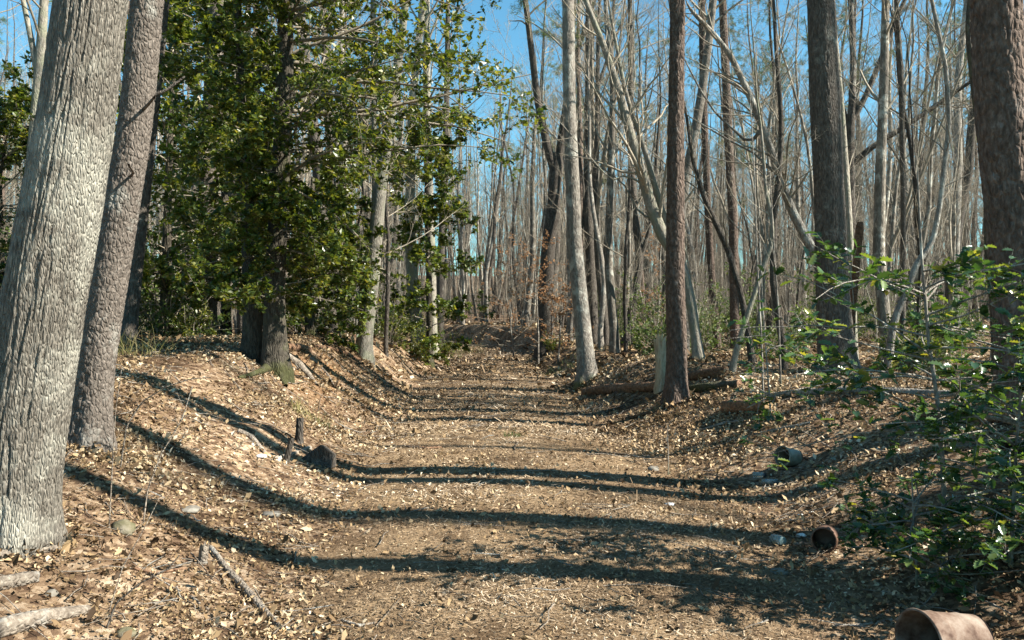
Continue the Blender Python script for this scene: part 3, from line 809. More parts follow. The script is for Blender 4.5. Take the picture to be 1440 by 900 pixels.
holly('holly_tree', 'low spreading holly behind the crest of the bank right of the mossy twin trunks', [(436, 480, 14), (436, 430, 11), (437, 330, 9), (440, 250, 5)], 'moss', 17, (.15, 3.0), lambda a, z: 1.45, 80, 74, top=4.6, leaf=.078, k=14, lv=11)
holly('holly_tree', 'dark holly at the wood edge left of the thick grey oak', [(2, 480, 14), (0, 430, 11), (0, 330, 9), (0, 250, 5)], 'moss', 15, (.3, 4.5), lambda a, z: 1.9, 60, 75, top=5.5, leaf=.082, k=14, lv=9)
holly('holly_tree', 'tall dark holly rising behind the big dense holly', [(318, 476, 14), (318, 430, 12), (316, 250, 10), (314, 60, 8)], 'moss', 18, (.6, 9.5), lambda a, z: 1.9 if z < 7 else 1.4, 60, 76, top=10.5, leaf=.085, k=14, lv=11)

# ------------------------------------------------------------------ the wood behind: prototypes, then individuals
def bare_proto(h, r, cf, n, ang, lenf, seed, mat, wob=.06, k=8, fork=False, lean=0.0, rmin=.0032):
    g = np.random.default_rng(seed)
    zz = np.linspace(-.3, h, 14)
    w = np.cumsum(g.normal(size=(14, 2)), 0) * wob * h / 20
    w[:2] = 0
    P = np.stack([w[:, 0] + lean * np.maximum(zz, 0), w[:, 1], zz], -1)
    R = r * (1 - .88 * np.clip(zz / h, 0, 1) ** 1.1)
    Pr, Rr, s = resample(P, R, 18)
    tm = trunk_mesh(Pr, Rr, k, s, flare=.35, flen=.25 if r > .08 else .1, seed=seed, mat=M[mat])
    n1, n2, n3 = n
    p0, r0 = Pr[None], Rr[None]
    m1 = MB()
    if fork:
        F1, FR = spawn(p0, r0, 2, cf * .9, cf * 1.15, (.25, .5), (.5, .7), .8, .5, .05, 10, g, rmin)
        m1.add(*tubes(F1, FR, 6))
        B0, BR = spawn(F1, FR, n1 // 2, .25, 1, ang, (lenf[0] * 1.3, lenf[1] * 1.3), .36, .35, .12, 7, g, rmin, tip=.2)
    B1, R1 = spawn(p0, r0, n1, cf, .98, ang, lenf, .34, .4, .11, 7, g, rmin, tip=.2)
    if fork: B1 = np.concatenate([B1, B0]); R1 = np.concatenate([R1, BR])
    B2, R2 = spawn(B1, R1, n2 + 1, .12, 1, (.4, 1.0), (.25, .55), .55, .3, .15, 5, g, rmin * .9, tip=.25)
    B3, R3 = spawn(B2, R2, n3, .15, 1, (.4, 1.1), (.35, .7), .6, .2, .15, 4, g, rmin * .7)
    m1.add(*tubes(B1, R1, 5)); m1.add(*tubes(B2, R2, 3)); m1.add(*tubes(B3, R3, 3))
    return [('trunk', tm), ('crown', m1.mesh('crown', M['twig']))]

def pine_proto(h, r, seed, cf=.5):
    g = np.random.default_rng(seed)
    zz = np.linspace(-.3, h, 14); w = np.cumsum(g.normal(size=(14, 2)), 0) * .05; w[:2] = 0
    P = np.stack([w[:, 0], w[:, 1], zz], -1); R = r * (1 - .85 * np.clip(zz / h, 0, 1) ** 1.2)
    Pr, Rr, s = resample(P, R, 18)
    tm = trunk_mesh(Pr, Rr, 9, s, flare=.25, seed=seed, mat=M['pine'])
    m1 = MB()
    B1, R1 = spawn(Pr[None], Rr[None], 30, cf, .99, (1.0, 1.5), (.14, .24), .3, .5, .10, 6, g, .006)
    D1, DR = spawn(Pr[None], Rr[None], 10, .2, cf, (1.2, 1.6), (.05, .13), .25, -.1, .15, 5, g, .005)
    B2, R2 = spawn(B1, R1, 7, .25, 1, (.4, .9), (.25, .45), .6, .4, .12, 4, g, .004)
    m1.add(*tubes(B1, R1, 5)); m1.add(*tubes(B2, R2, 3))
    dead = [('dead_branch', MB().add(*tubes(D1[q:q + 1], DR[q:q + 1], 4)).mesh('dead_branch', M['twig'])) for q in range(6)]
    tips = np.concatenate([B2[:, -1], B2[:, 2], B1[:, -1], B1[:, 4]])
    td = nrm(np.concatenate([B2[:, -1] - B2[:, 0], B2[:, 2] - B2[:, 0], B1[:, -1] - B1[:, 0], B1[:, 4] - B1[:, 2]]))
    nn = 26; idx = np.repeat(np.arange(len(tips)), nn); m = len(idx)
    pos = tips[idx] + g.normal(size=(m, 3)) * .05
    d = nrm(td[idx] * .7 + g.normal(size=(m, 3)) * .6)
    sd = nrm(np.cross(d, g.normal(size=(m, 3)))) * .007
    l = g.uniform(.12, .24, m)[:, None]
    VV = np.stack([pos - sd, pos + sd, pos + d * l], 1).reshape(-1, 3)
    m2 = MB().add(VV, np.arange(m * 3).reshape(-1, 3), np.repeat(g.random(m), 3))
    return [('trunk', tm), ('branches', m1.mesh('branches', M['twig'])), ('needles', m2.mesh('needles', M['needle'], False))] + dead

PROTO = {
    'tall': [bare_proto(19, .17, .36, (17, 6, 7), (.5, 1.1), (.15, .30), 201, 'bgtree', wob=.1),
             bare_proto(21, .20, .38, (17, 6, 7), (.4, 1.1), (.14, .28), 202, 'dark', wob=.12),
             bare_proto(17, .12, .3, (18, 6, 7), (.5, 1.2), (.15, .28), 203, 'dark', lean=.06, wob=.13),
             bare_proto(20, .15, .36, (16, 6, 7), (.4, 1.1), (.15, .30), 204, 'grey', lean=-.04, wob=.11),
             bare_proto(18, .17, .33, (14, 6, 7), (.4, 1.0), (.15, .28), 205, 'dark', fork=True, wob=.1)],
    'slim': [bare_proto(11, .065, .22, (22, 5, 7), (.6, 1.3), (.16, .34), 211, 'bgtree', wob=.16, k=6),
             bare_proto(12.5, .075, .28, (20, 5, 7), (.5, 1.3), (.16, .32), 212, 'bgtree', wob=.15, k=6, lean=.05),
             bare_proto(9.5, .055, .2, (22, 5, 7), (.6, 1.3), (.18, .36), 213, 'dark', wob=.2, k=6, lean=-.06),
             bare_proto(10.5, .06, .25, (18, 5, 7), (.5, 1.3), (.18, .34), 214, 'bgtree', wob=.16, k=6, fork=True)],
    'sapling': [bare_proto(5.5, .026, .12, (24, 5, 5), (.6, 1.2), (.2, .4), 221, 'bgtree', wob=.2, k=5, rmin=.0022),
                bare_proto(4.2, .02, .1, (22, 5, 5), (.7, 1.3), (.22, .42), 222, 'pale', wob=.22, k=5, rmin=.0022),
                bare_proto(6.5, .03, .15, (24, 5, 5), (.5, 1.1), (.2, .38), 223, 'dark', wob=.2, k=5, rmin=.0022, lean=.06)],
    'pine': [pine_proto(18, .14, 231, .5), pine_proto(15, .11, 232, .42), pine_proto(20, .17, 233, .55)],
}
LAB = {
    'tall': ('bare_tree', ['tall bare grey-brown tree', 'tall bare tree with wavering trunk', 'tall bare dark leaning tree',
                           'tall bare grey tree', 'tall bare dark forked tree'], 'tall bare trees of the wood'),
    'slim': ('slender_tree', ['slender bare twiggy tree', 'slender bare grey leaning tree', 'slender bare dark crooked tree', 'slender bare forked tree'], 'slender understorey trees'),
    'sapling': ('bare_sapling', ['thin brown bare sapling', 'thin pale bare sapling', 'thin dark leaning bare sapling'], 'bare saplings of the understorey'),
    'pine': ('pine_tree', ['tall reddish pine with yellow-green crown', 'shorter pine with deep yellow-green crown', 'big pine with high green crown'], 'pines scattered through the wood'),
}
MARKS = [(-200, 'dark wood-edge holly'), (60, 'thick grey oak'), (170, 'brown scaly pine'), (290, 'sunlit grey pine'), (400, 'big dense holly'), (515, 'crooked grey trunk'), (598, 'row of pale trunks'), (680, 'bend of the path'),
         (767, 'V-forked dark trunk'), (820, 'straight grey poplar'), (890, 'dark crooked trunk'), (951, 'dark flaking pine'), (1022, 'two slender reddish pines'), (1100, 'far-arching tree'), (1170, 'thick straight dark trunk'), (1265, 'thin straight dark stem'), (1330, 'twisting grey tree'), (1430, 'large plated pine')]
def where(x, y):
    if y < 2 or abs(x) > .95 * y: return 'out in the wood ' + ('right of the large plated pine' if x > 0 else 'left of the thick grey oak')
    px = 720 + FPX * x / y
    m = min(MARKS, key=lambda q: abs(q[0] - px))[1]
    if px > 1560: m = 'large plated pine, out to its right'
    return ('close behind the ' if y < 20 else 'behind the ' if y < 33 else 'far behind the ') + m
PROTO_OBJS = {}
def place(kind, i, x, y, rz, sc, tilt=(0, 0)):
    nm, labs, grp = LAB[kind]
    o = empty(nm, (x, y, gz(x, y)), rz)
    o.rotation_euler = (tilt[0], tilt[1], rz)
    o.scale = (sc, sc, sc)
    tag(o, labs[i] + ' ' + where(x, y), 'sapling' if kind == 'sapling' else 'tree', grp)
    parts = [link(n, me, o) for n, me in PROTO[kind][i]]
    PROTO_OBJS.setdefault((kind, i), parts)
    TREES.append((x, y))

g = np.random.default_rng(77)
def free(x, y, dmin):
    eL, eR = np.interp(y, _yy, _tab[0]), np.interp(y, _yy, _tab[1])
    if eL - 1.0 < x < eR + 1.0: return False
    T = np.array(TREES)
    return np.min(np.hypot(T[:, 0] - x, T[:, 1] - y)) > dmin

def fill(kind, count, yr, dmin, xw=.72, pad=4, xlo=None, scr=(.8, 1.2), front=13):
    done = tries = 0
    while done < count and tries < 6000:
        tries += 1
        y = math.sqrt(g.uniform(yr[0] ** 2, yr[1] ** 2))
        x = g.uniform(-xw * y - pad, xw * y + pad)
        if xlo is not None and x < xlo: continue
        if x < 0 and y < front + 3 and x > -7: continue
        if not free(x, y, dmin): continue
        i = int(g.integers(len(PROTO[kind])))
        place(kind, i, x, y, g.uniform(0, 6.28), g.uniform(*scr), (g.normal() * .06, g.normal() * .06))
        done += 1
fill('tall', 70, (17, 60), 1.7)
fill('pine', 20, (24, 60), 2.0)
fill('slim', 110, (13.5, 52), 1.1)
fill('sapling', 110, (12, 42), .7)
for x, y, k_, i, sc_ in [(3.7, 17.5, 'tall', 3, .85), (4.6, 13.6, 'tall', 2, .55), (6.9, 14.8, 'tall', 0, .7), (2.6, 23.4, 'tall', 3, .6), (2.4, 27, 'tall', 2, .6), (2.2, 30.2, 'tall', 3, .6), (2.7, 21.2, 'tall', 0, .75), (4.4, 22.6, 'tall', 2, .9), (3.0, 25.6, 'tall', 4, .8), (3.3, 28.5, 'tall', 1, .8), (2.5, 32, 'tall', 0, .8), (4.4, 34, 'tall', 2, .9), (2.7, 37.5, 'tall', 3, .8), (2.0, 41, 'tall', 0, .8), (1.6, 44, 'tall', 2, .8)]:
    place(k_, i, x, y, x * 2.9 + y, sc_, (.02 * math.sin(y), .03 * math.cos(y * 2)))
# the wood goes on right of the frame
for x, y, k_, i in [(11, 12.5, 'tall', 0), (17, 10, 'tall', 3), (20, 12.5, 'tall', 2), (26, 9, 'pine', 2), (-8.5, 7, 'tall', 1), (-11, 11, 'slim', 2), (-9.5, 3.5, 'slim', 0), (-13, 8, 'pine', 1)]:
    place(k_, i, x, y, x * 1.7, 1.0)

# ------------------------------------------------------------------ the far wood as one mass
def far_mass(name, label, kinds, wts, n, y0, y1, seed):
    g = np.random.default_rng(seed)
    wts = np.array(wts) / sum(wts)
    Y = np.sqrt(g.uniform(y0 ** 2, y1 ** 2, n)); X = g.uniform(-.85, .85, n) * (Y + 8)
    eL, eR = np.interp(Y, _yy, _tab[0]), np.interp(Y, _yy, _tab[1])
    k = ~((X > eL - 1.5) & (X < eR + 1.5))
    X, Y = X[k], Y[k]; n = len(X)
    me = bpy.data.meshes.new(name)
    me.vertices.add(n)
    me.vertices.foreach_set('co', np.stack([X, Y, land(X, Y) - .05], -1).astype(np.float32).ravel())
    for nm, ty, val in (('species', 'INT', g.choice(len(kinds), n, p=wts).astype(np.int32)), ('turn', 'FLOAT', g.uniform(0, 6.28, n).astype(np.float32)), ('lean', 'FLOAT', (g.normal(size=n) * .07).astype(np.float32)), ('sway', 'FLOAT', (g.normal(size=n) * .07).astype(np.float32)), ('size', 'FLOAT', g.uniform(.8, 1.25, n).astype(np.float32))):
        a = me.attributes.new(nm, ty, 'POINT'); a.data.foreach_set('value', val)
    o = link(name, me)
    tag(o, label, 'woodland', kind='stuff')
    ng = bpy.data.node_groups.new('far_wood_trees', 'GeometryNodeTree')
    ng.interface.new_socket('Geometry', in_out='INPUT', socket_type='NodeSocketGeometry')
    ng.interface.new_socket('Geometry', in_out='OUTPUT', socket_type='NodeSocketGeometry')
    gi = ng.nodes.new('NodeGroupInput'); go = ng.nodes.new('NodeGroupOutput')
    join = ng.nodes.new('GeometryNodeJoinGeometry')
    def named(nm, ty):
        q = ng.nodes.new('GeometryNodeInputNamedAttribute'); q.data_type = ty; q.inputs[0].default_value = nm
        return q.outputs[0]
    sp_, tn, sz = named('species', 'INT'), named('turn', 'FLOAT'), named('size', 'FLOAT')
    cx = ng.nodes.new('ShaderNodeCombineXYZ'); ng.links.new(tn, cx.inputs[2]); ng.links.new(named('lean', 'FLOAT'), cx.inputs[0]); ng.links.new(named('sway', 'FLOAT'), cx.inputs[1])
    e2r = ng.nodes.new('FunctionNodeEulerToRotation'); ng.links.new(cx.outputs[0], e2r.inputs[0])
    for i, kd in enumerate(kinds):
        j2 = ng.nodes.new('GeometryNodeJoinGeometry')
        for po in PROTO_OBJS[kd]:
            oi = ng.nodes.new('GeometryNodeObjectInfo'); oi.transform_space = 'ORIGINAL'
            oi.inputs['Object'].default_value = po
            oi.inputs['As Instance'].default_value = False
            ng.links.new(oi.outputs['Geometry'], j2.inputs[0])
        g2i = ng.nodes.new('GeometryNodeGeometryToInstance'); ng.links.new(j2.outputs[0], g2i.inputs[0])
        cmp_ = ng.nodes.new('FunctionNodeCompare'); cmp_.data_type = 'INT'; cmp_.operation = 'EQUAL'
        ng.links.new(sp_, cmp_.inputs[2]); cmp_.inputs[3].default_value = i
        ip = ng.nodes.new('GeometryNodeInstanceOnPoints')
        ng.links.new(gi.outputs[0], ip.inputs['Points']); ng.links.new(cmp_.outputs[0], ip.inputs['Selection'])
        ng.links.new(g2i.outputs[0], ip.inputs['Instance'])
        ng.links.new(e2r.outputs[0], ip.inputs['Rotation']); ng.links.new(sz, ip.inputs['Scale'])
        ng.links.new(ip.outputs[0], join.inputs[0])
    ng.links.new(join.outputs[0], go.inputs[0])
    md = o.modifiers.new('trees', 'NODES'); md.node_group = ng
far_mass('far_wood', 'leafless grey wood closing the view far behind the path', [('tall', 0), ('tall', 1), ('tall', 3), ('slim', 0), ('slim', 1), ('pine', 0), ('pine', 2)], [.19, .17, .17, .24, .22, .03, .03], 1700, 47, 135, 99)
far_mass('far_saplings', 'thicket of thin bare saplings far behind the path', [('sapling', 0), ('sapling', 1), ('sapling', 2)], [.4, .2, .4], 1500, 36, 125, 98)

# ------------------------------------------------------------------ evergreen shrubs of the understorey
def shrub_proto(h, rad, seed, nb, lv, leaf, mat):
    g = np.random.default_rng(seed)
    az = g.uniform(0, 6.28, nb); el = g.uniform(.25, 1.4, nb)
    d = np.stack([np.cos(az) * np.cos(el), np.sin(az) * np.cos(el), np.sin(el)], -1)
    L = h * g.uniform(.55, 1.0, nb) * (rad / h + (1 - rad / h) * np.sin(el))
    B = np.zeros((nb, 7, 3)); q = np.zeros((nb, 3)); q[:, 2] = -.05
    B[:, 0] = q
    for j in range(1, 7):
        d = nrm(d + g.normal(size=(nb, 3)) * .12); q = q + d * (L / 6)[:, None]; B[:, j] = q
    R = .012 * np.linspace(1, .3, 7)[None] * np.ones((nb, 1))
    B2, R2 = spawn(B, R, 8, .25, 1, (.5, 1.2), (.2, .42), .6, .1, .14, 4, g, .003)
    m1 = MB(); m1.add(*tubes(B, R, 4)); m1.add(*tubes(B2, R2, 3))
    n = len(B2); idx = np.repeat(np.arange(n), lv); m = len(idx)
    t = g.uniform(.1, 1, m) * 2.99; i = t.astype(int); w = (t - i)[:, None]
    pos = B2[idx, i] * (1 - w) + B2[idx, i + 1] * w + g.normal(size=(m, 3)) * .02
    VV, FF, AA = leaves(pos, g.normal(size=(m, 3)), UP * .8 + g.normal(size=(m, 3)) * .7, g.uniform(.6, 1.3, m) * leaf, T2, F2, 1, g.random(m), g)
    return [('stems', m1.mesh('stems', M['twig'])), ('foliage', MB().add(VV, FF, AA).mesh('foliage', M[mat], False))]
SH = [shrub_proto(1.7, .9, 301, 26, 12, .07, 'shrub'), shrub_proto(2.6, 1.1, 302, 30, 12, .075, 'shrub'), shrub_proto(1.0, .7, 303, 22, 11, .06, 'holly'), shrub_proto(2.2, 1.2, 304, 30, 12, .07, 'holly')]
SHL = ['loose yellow-green evergreen shrub', 'tall loose yellow-green evergreen shrub', 'low dark glossy evergreen shrub', 'rounded dark glossy evergreen shrub']
def shrub(i, x, y, sc=1.0):
    o = empty('evergreen_shrub', (x, y, gz(x, y)), x * 3.3 + y)
    o.scale = (sc, sc, sc)
    tag(o, SHL[i] + ' ' + where(x, y), 'shrub', 'evergreen shrubs under the trees')
    for n, me in SH[i]:
        c = link(n, me, o)
        if n == 'foliage': c['kind'] = 'stuff'
g = np.random.default_rng(55)
for k in range(34):     # left plateau
    y = g.uniform(14.5, 34); x = -4.6 - g.random() ** .8 * (y * .62 - 2)
    if x > np.interp(y, _yy, _tab[0]) - 2.2: continue
    shrub(int(g.choice(4, p=[.3, .3, .2, .2])), x, y, g.uniform(.8, 1.3))
for k in range(18):     # right wood
    y = g.uniform(19, 40); x = np.interp(y, _yy, _tab[1]) + 2.5 + g.random() * (y * .45)
    shrub(int(g.choice(4, p=[.45, .4, .1, .05])), x, y, g.uniform(.7, 1.2))
for x, y, i, s_ in [(3.9, 20, 0, 1.0), (4.9, 21, 1, .8), (6.3, 18.5, 0, .9), (7.3, 14, 0, .8), (6.6, 13.5, 2, 1.0), (-2.9, 25, 2, .9), (-3.6, 23.5, 3, .8), (-3.2, 30, 3, .9), (-2.9, 33, 2, 1.2), (1.5, 30, 2, .8)]:
    shrub(i, x, y, s_)

# ------------------------------------------------------------------ young beech holding its orange leaves
def beech(px, Y, h, seed, label):
    g = np.random.default_rng(seed)
    x = (px - 720) * Y / FPX; base = np.array([x, Y, gz(x, Y)])
    zz = np.linspace(-.15, h, 8)
    P = base + np.stack([.04 * np.cumsum(g.normal(size=8)), .04 * np.cumsum(g.normal(size=8)), zz], -1)
    P[:2, :2] = base[:2]
    Pr, Rr, s = resample(P, .035 * (1 - .8 * np.clip(zz / h, 0, 1)), 20)
    root = empty('young_beech', tuple(base)); tag(root, label, 'tree', 'young beeches holding dry leaves')
    link('stem', trunk_mesh(Pr, Rr, 7, s, flare=.2, seed=seed, mat=M['grey'], off=base, name='stem'), root)
    B1, R1 = spawn(Pr[None], Rr[None], 26, .12, .97, (1.1, 1.5), (.28, .5), .5, .15, .06, 7, g, .004)
    B2, R2 = spawn(B1, R1, 7, .15, 1, (.4, .9), (.25, .4), .6, 0, .08, 4, g, .003)
    m1 = MB(); m1.add(*tubes(B1 - base, R1, 4)); m1.add(*tubes(B2 - base, R2, 3)); link('branches', m1.mesh('branches', M['twig']), root)
    n = len(B2); idx = np.repeat(np.arange(n), 4); m = len(idx)
    t = g.uniform(.2, 1, m) * 2.99; i = t.astype(int); w = (t - i)[:, None]
    pos = B2[idx, i] * (1 - w) + B2[idx, i + 1] * w
    VV, FF, AA = leaves(pos - base, g.normal(size=(m, 3)) + UP * -.3, UP * .7 + g.normal(size=(m, 3)) * .5, g.uniform(.7, 1.2, m) * .085, T2, F2, 1.5, g.random(m), g)
    o = link('dry_leaves', MB().add(VV, FF, AA).mesh('dry_leaves', M['beech'], False), root); tag(o, kind='stuff')
beech(757, 27, 4.4, 401, 'young beech holding orange dry leaves beside the dark V-forked trunk')
beech(722, 33, 4.6, 402, 'young beech holding sparse orange leaves on the far bank')
beech(785, 24, 2.6, 403, 'small beech with orange leaves left of the straight grey poplar')
beech(925, 27, 3.6, 404, 'young beech with orange leaves behind the dark flaking pine')

# ------------------------------------------------------------------ glossy holly sapling in the right foreground
def spiny(seed):
    g = np.random.default_rng(seed)
    xs = [0, .18, .28, .42, .52, .66, .74, .86]
    ws = [.04, .25, .17, .31, .19, .27, .14, .16]
    zs = [0, .10, .05, .13, .06, .12, .04, .08]
    V_ = [[x_, 0, -.015 - .10 * (x_ - .4) ** 2] for x_ in xs] + [[1.0, 0, -.07]]
    up = [[x_ + .02, w_ * g.uniform(.9, 1.1), z_] for x_, w_, z_ in zip(xs, ws, zs)]
    dn = [[x_ + .02, -w_ * g.uniform(.9, 1.1), z_] for x_, w_, z_ in zip(xs, ws, zs)]
    V_ = np.array(V_ + up + dn); Q, T = [], []
    for i in range(7):
        Q += [[i, i + 1, 10 + i, 9 + i], [i + 1, i, 17 + i, 18 + i]]
    T += [[7, 8, 16], [8, 7, 24]]
    return V_, np.array(Q), np.array(T)
LEAFM = []
for i in range(6):
    v_, q_, t_ = spiny(500 + i)
    r_ = [.12, .3, .45, .6, .78, .93][i]
    LEAFM.append(mk_mesh('leaf', v_, [q_, t_], M['hollyfront'], True, {'rnd': np.full(len(v_), r_)}))

def holly_sapling(label, base, stem, nb, zr, reach, seed, nobj, leaf=.07, lv=7, sub=5):
    g = np.random.default_rng(seed)
    base = np.array(base, float)
    P = np.array(stem, float); Pr, Rr, s = resample(P[:, :3], P[:, 3], 40)
    root = empty('holly_sapling', tuple(base)); tag(root, label, 'holly')
    link('stem', trunk_mesh(Pr, Rr, 10, s, flare=.2, flen=.05, seed=seed, mat=M['grey'], off=base, name='stem', below=.1), root)
    z0 = g.uniform(zr[0], zr[1], nb); az = g.uniform(0, 6.28, nb)
    zc = Pr[:, 2]
    start = np.stack([np.interp(z0 + base[2], zc, Pr[:, i]) for i in range(3)], -1)
    L = np.array([reach(a, z) for a, z in zip(az, z0)]) * g.uniform(.6, 1.1, nb)
    d = nrm(np.stack([np.cos(az), np.sin(az), g.uniform(.1, .6, nb)], -1)); q = start
    B1 = np.zeros((nb, 8, 3)); B1[:, 0] = q
    for j in range(1, 8):
        d = nrm(d + np.array([0, 0, -.05]) + g.normal(size=(nb, 3)) * .09); q = q + d * (L / 7)[:, None]; B1[:, j] = q
    R1 = np.linspace(.007, .0025, 8)[None] * np.ones((nb, 1))
    B2, R2 = spawn(B1, R1, sub, .3, 1, (.5, 1.1), (.22, .42), .7, .1, .1, 4, g, .0018)
    m1 = MB(); m1.add(*tubes(B1 - base, R1, 5)); m1.add(*tubes(B2 - base, R2, 4))
    link('branches', m1.mesh('branches', M['grey']), root)
    n = len(B2); idx = np.repeat(np.arange(n), lv); m = len(idx)
    t = np.clip(g.uniform(.15, 1.15, m), 0, 1) * 2.999; i = t.astype(int); w = (t - i)[:, None]
    pos = B2[idx, i] * (1 - w) + B2[idx, i + 1] * w
    tan = nrm(B2[idx, i + 1] - B2[idx, i])
    x = nrm(tan * .6 + nrm(g.normal(size=(m, 3)) * np.array([1, 1, .5])) * .8)
    nor = nrm(UP + g.normal(size=(m, 3)) * .4)
    x = nrm(x - (x * nor).sum(1, keepdims=True) * nor); y = np.cross(nor, x)
    sz = g.uniform(.7, 1.25, m) * leaf
    keep = pos[:, 2] > land(pos[:, 0], pos[:, 1]) + .02
    order = np.argsort(np.hypot(pos[:, 0], pos[:, 1]) - sz * 8)
    order = order[keep[order]]
    for j in order[:nobj]:
        o = link('leaf', LEAFM[int(g.choice(6, p=[.2, .24, .22, .17, .12, .05]))], root)
        mt = Matrix(((x[j, 0], y[j, 0], nor[j, 0], 0), (x[j, 1], y[j, 1], nor[j, 1], 0), (x[j, 2], y[j, 2], nor[j, 2], 0), (0, 0, 0, 1)))
        o.matrix_local = Matrix.Translation(pos[j] - base) @ mt @ Matrix.Diagonal((sz[j], sz[j], sz[j], 1))
    rest = order[nobj:]
    if len(rest):
        m2 = MB()
        v_, q_, t_ = spiny(500)
        VV = (pos[rest] - base)[:, None] + sz[rest][:, None, None] * (v_[None, :, 0:1] * x[rest][:, None] + v_[None, :, 1:2] * y[rest][:, None] + v_[None, :, 2:3] * nor[rest][:, None])
        kk = len(v_); b_ = np.arange(len(rest))[:, None, None] * kk
        m2.add(VV.reshape(-1, 3), [(b_ + q_[None]).reshape(-1, 4), (b_ + t_[None]).reshape(-1, 3)], np.repeat(g.random(len(rest)) ** 1.3, kk))
        o = link('foliage', m2.mesh('foliage', M['hollyfront'], True), root); tag(o, kind='stuff')
    return root

b = hit(1328, 800)
st = [(b[0], b[1], b[2] - .1, .016)] + [(*at(px_, py_, b[1] + dy_), r_) for px_, py_, dy_, r_ in [(1328, 700, .02, .015), (1322, 590, .1, .013), (1306, 480, .15, .011), (1296, 360, .15, .008), (1290, 235, .15, .004)]]
def reach_s(a, z):
    if z < .55: return .7
    if z < 1.75: return 1.2 if math.cos(a) < 0 else .9
    return .55 if z < 1.9 else .22
holly_sapling('spiny glossy holly sapling growing on the right bank above the rusty bucket', b, st, 40, (.12, 1.8), reach_s, 601, 300, leaf=.072, lv=7, sub=7)
b2 = hit(1420, 800)
st2 = [(b2[0], b2[1], b2[2] - .1, .012)] + [(*at(px_, py_, b2[1] + .1), r_) for px_, py_, r_ in [(1424, 720, .010), (1430, 620, .008), (1440, 500, .005)]]
holly_sapling('low bushy holly with sun-glinting leaves right of the spiny holly sapling', b2, st2, 42, (.06, 1.25), lambda a, z: .8, 602, 300, leaf=.07, lv=7, sub=6)
b4 = hit(1290, 826)
st4 = [(b4[0], b4[1], b4[2] - .1, .008)] + [(*at(px_, py_, b4[1]), r_) for px_, py_, r_ in [(1288, 780, .007), (1284, 720, .005), (1282, 660, .003)]]
holly_sapling('low sprawling holly shoot right above the rusty bucket', b4, st4, 20, (.04, .5), lambda a, z: .5, 604, 200, leaf=.06, lv=7, sub=5)
b3 = hit(1085, 590)
st3 = [(b3[0], b3[1], b3[2] - .1, .010)] + [(*at(px_, py_, b3[1]), r_) for px_, py_, r_ in [(1080, 530, .009), (1073, 440, .007), (1068, 330, .005), (1066, 230, .003)]]
holly_sapling('thin holly stem with few low leaves beside the thick straight dark trunk', b3, st3, 9, (.1, 1.0), lambda a, z: .5, 603, 200, lv=5, sub=3)

# ------------------------------------------------------------------ logs, stumps, sticks
def log(name, label, pts, mat, cat='log', k=12, seed=1, rough=.24, group=None, ends=True):
    """pts: list of (x,y,z,r) world"""
    P = np.array(pts, float)
    Pr, Rr, s = resample(P[:, :3], P[:, 3], max(10, 8 * len(pts)))
    A, S = np.meshgrid(np.arange(k) * 2 * math.pi / k, s)
    d = 1 + rough * fbm(np.cos(A) * 1.5 + seed * 5, np.sin(A) * 1.5, S * 3, oct=3, seed=seed)
    Vt, Ft = tubes(Pr[None], Rr[None], k, d[None])
    base = Pr[0].copy()
    n = len(Pr)
    Vt = Vt - base
    m1 = MB().add(Vt, Ft)
    root = empty(name, tuple(base)); tag(root, label, cat, group)
    bk = link('bark', m1.mesh('bark', M[mat]), root)
    if ends:
        for e, (ring, c) in enumerate(((Vt[:k], Pr[0] - base), (Vt[-k:], Pr[-1] - base))):
            out = (Pr[0] - Pr[1]) if e == 0 else (Pr[-1] - Pr[-2])
            cc = c + nrm(out) * Rr[0 if e == 0 else -1] * .15
            VV = np.vstack([ring, [cc]]); FF = np.array([[i, (i + 1) % k, k] for i in range(k)])
            link('cut_end', MB().add(VV, FF if e else FF[:, ::-1]).mesh('cut_end', M['cutwood' if mat in ('deadwood',) or 'sawn' in label else 'rotten'], False), bk)
    return root
def glog(name, label, pp, mat, sink=.5, **kw):
    """pixel points resting on the ground: (px,py,width_px)"""
    pts = []
    for (x_, y_, w_) in pp:
        q = hit(x_, y_); r_ = w_ * .5 * q[1] / FPX
        pts.append((q[0], q[1], q[2] + r_ * (1 - sink), r_))
    return log(name, label, pts, mat, **kw)

glog('fallen_branch', 'lichen-grey fallen branch at the foot of the thick grey oak', [(-60, 792, 15), (20, 783, 14), (78, 776, 11)], 'deadwood', seed=1, cat='branch')
glog('fallen_branch', 'short rotting branch lying below the lichen-grey branch', [(-60, 838, 24), (0, 828, 22), (50, 818, 16)], 'deadwood', seed=2, cat='branch')
glog('fallen_branch', 'curved pale branch with a bleached tip on bare soil', [(-70, 918, 34), (0, 893, 30), (60, 876, 24), (124, 864, 14)], 'deadwood', seed=3, cat='branch')
glog('fallen_branch', 'long knobbly branch pointing down the left bank', [(296, 772, 8), (330, 815, 10), (365, 855, 11), (398, 890, 9)], 'deadwood', seed=4, cat='branch')
glog('fallen_stick', 'curved tan stick beside the cut stubs on the left bank', [(335, 608, 7), (352, 616, 8), (373, 640, 6)], 'deadwood', seed=5, cat='stick', k=8)
glog('fallen_stick', 'pale stick lying between the cut stubs', [(384, 646, 5), (408, 642, 7), (436, 632, 7)], 'deadwood', seed=6, cat='stick', k=8)
glog('fallen_branch', 'short brown branch at the foot of the scaly pine', [(148, 592, 7), (165, 600, 9), (184, 607, 6)], 'rotten', seed=7, cat='branch')
glog('fallen_log', 'dark rotten log jutting over the right bank beside the grey poplar', [(822, 556, 14), (850, 552, 15), (890, 550, 15), (930, 546, 12)], 'rotten', seed=8)
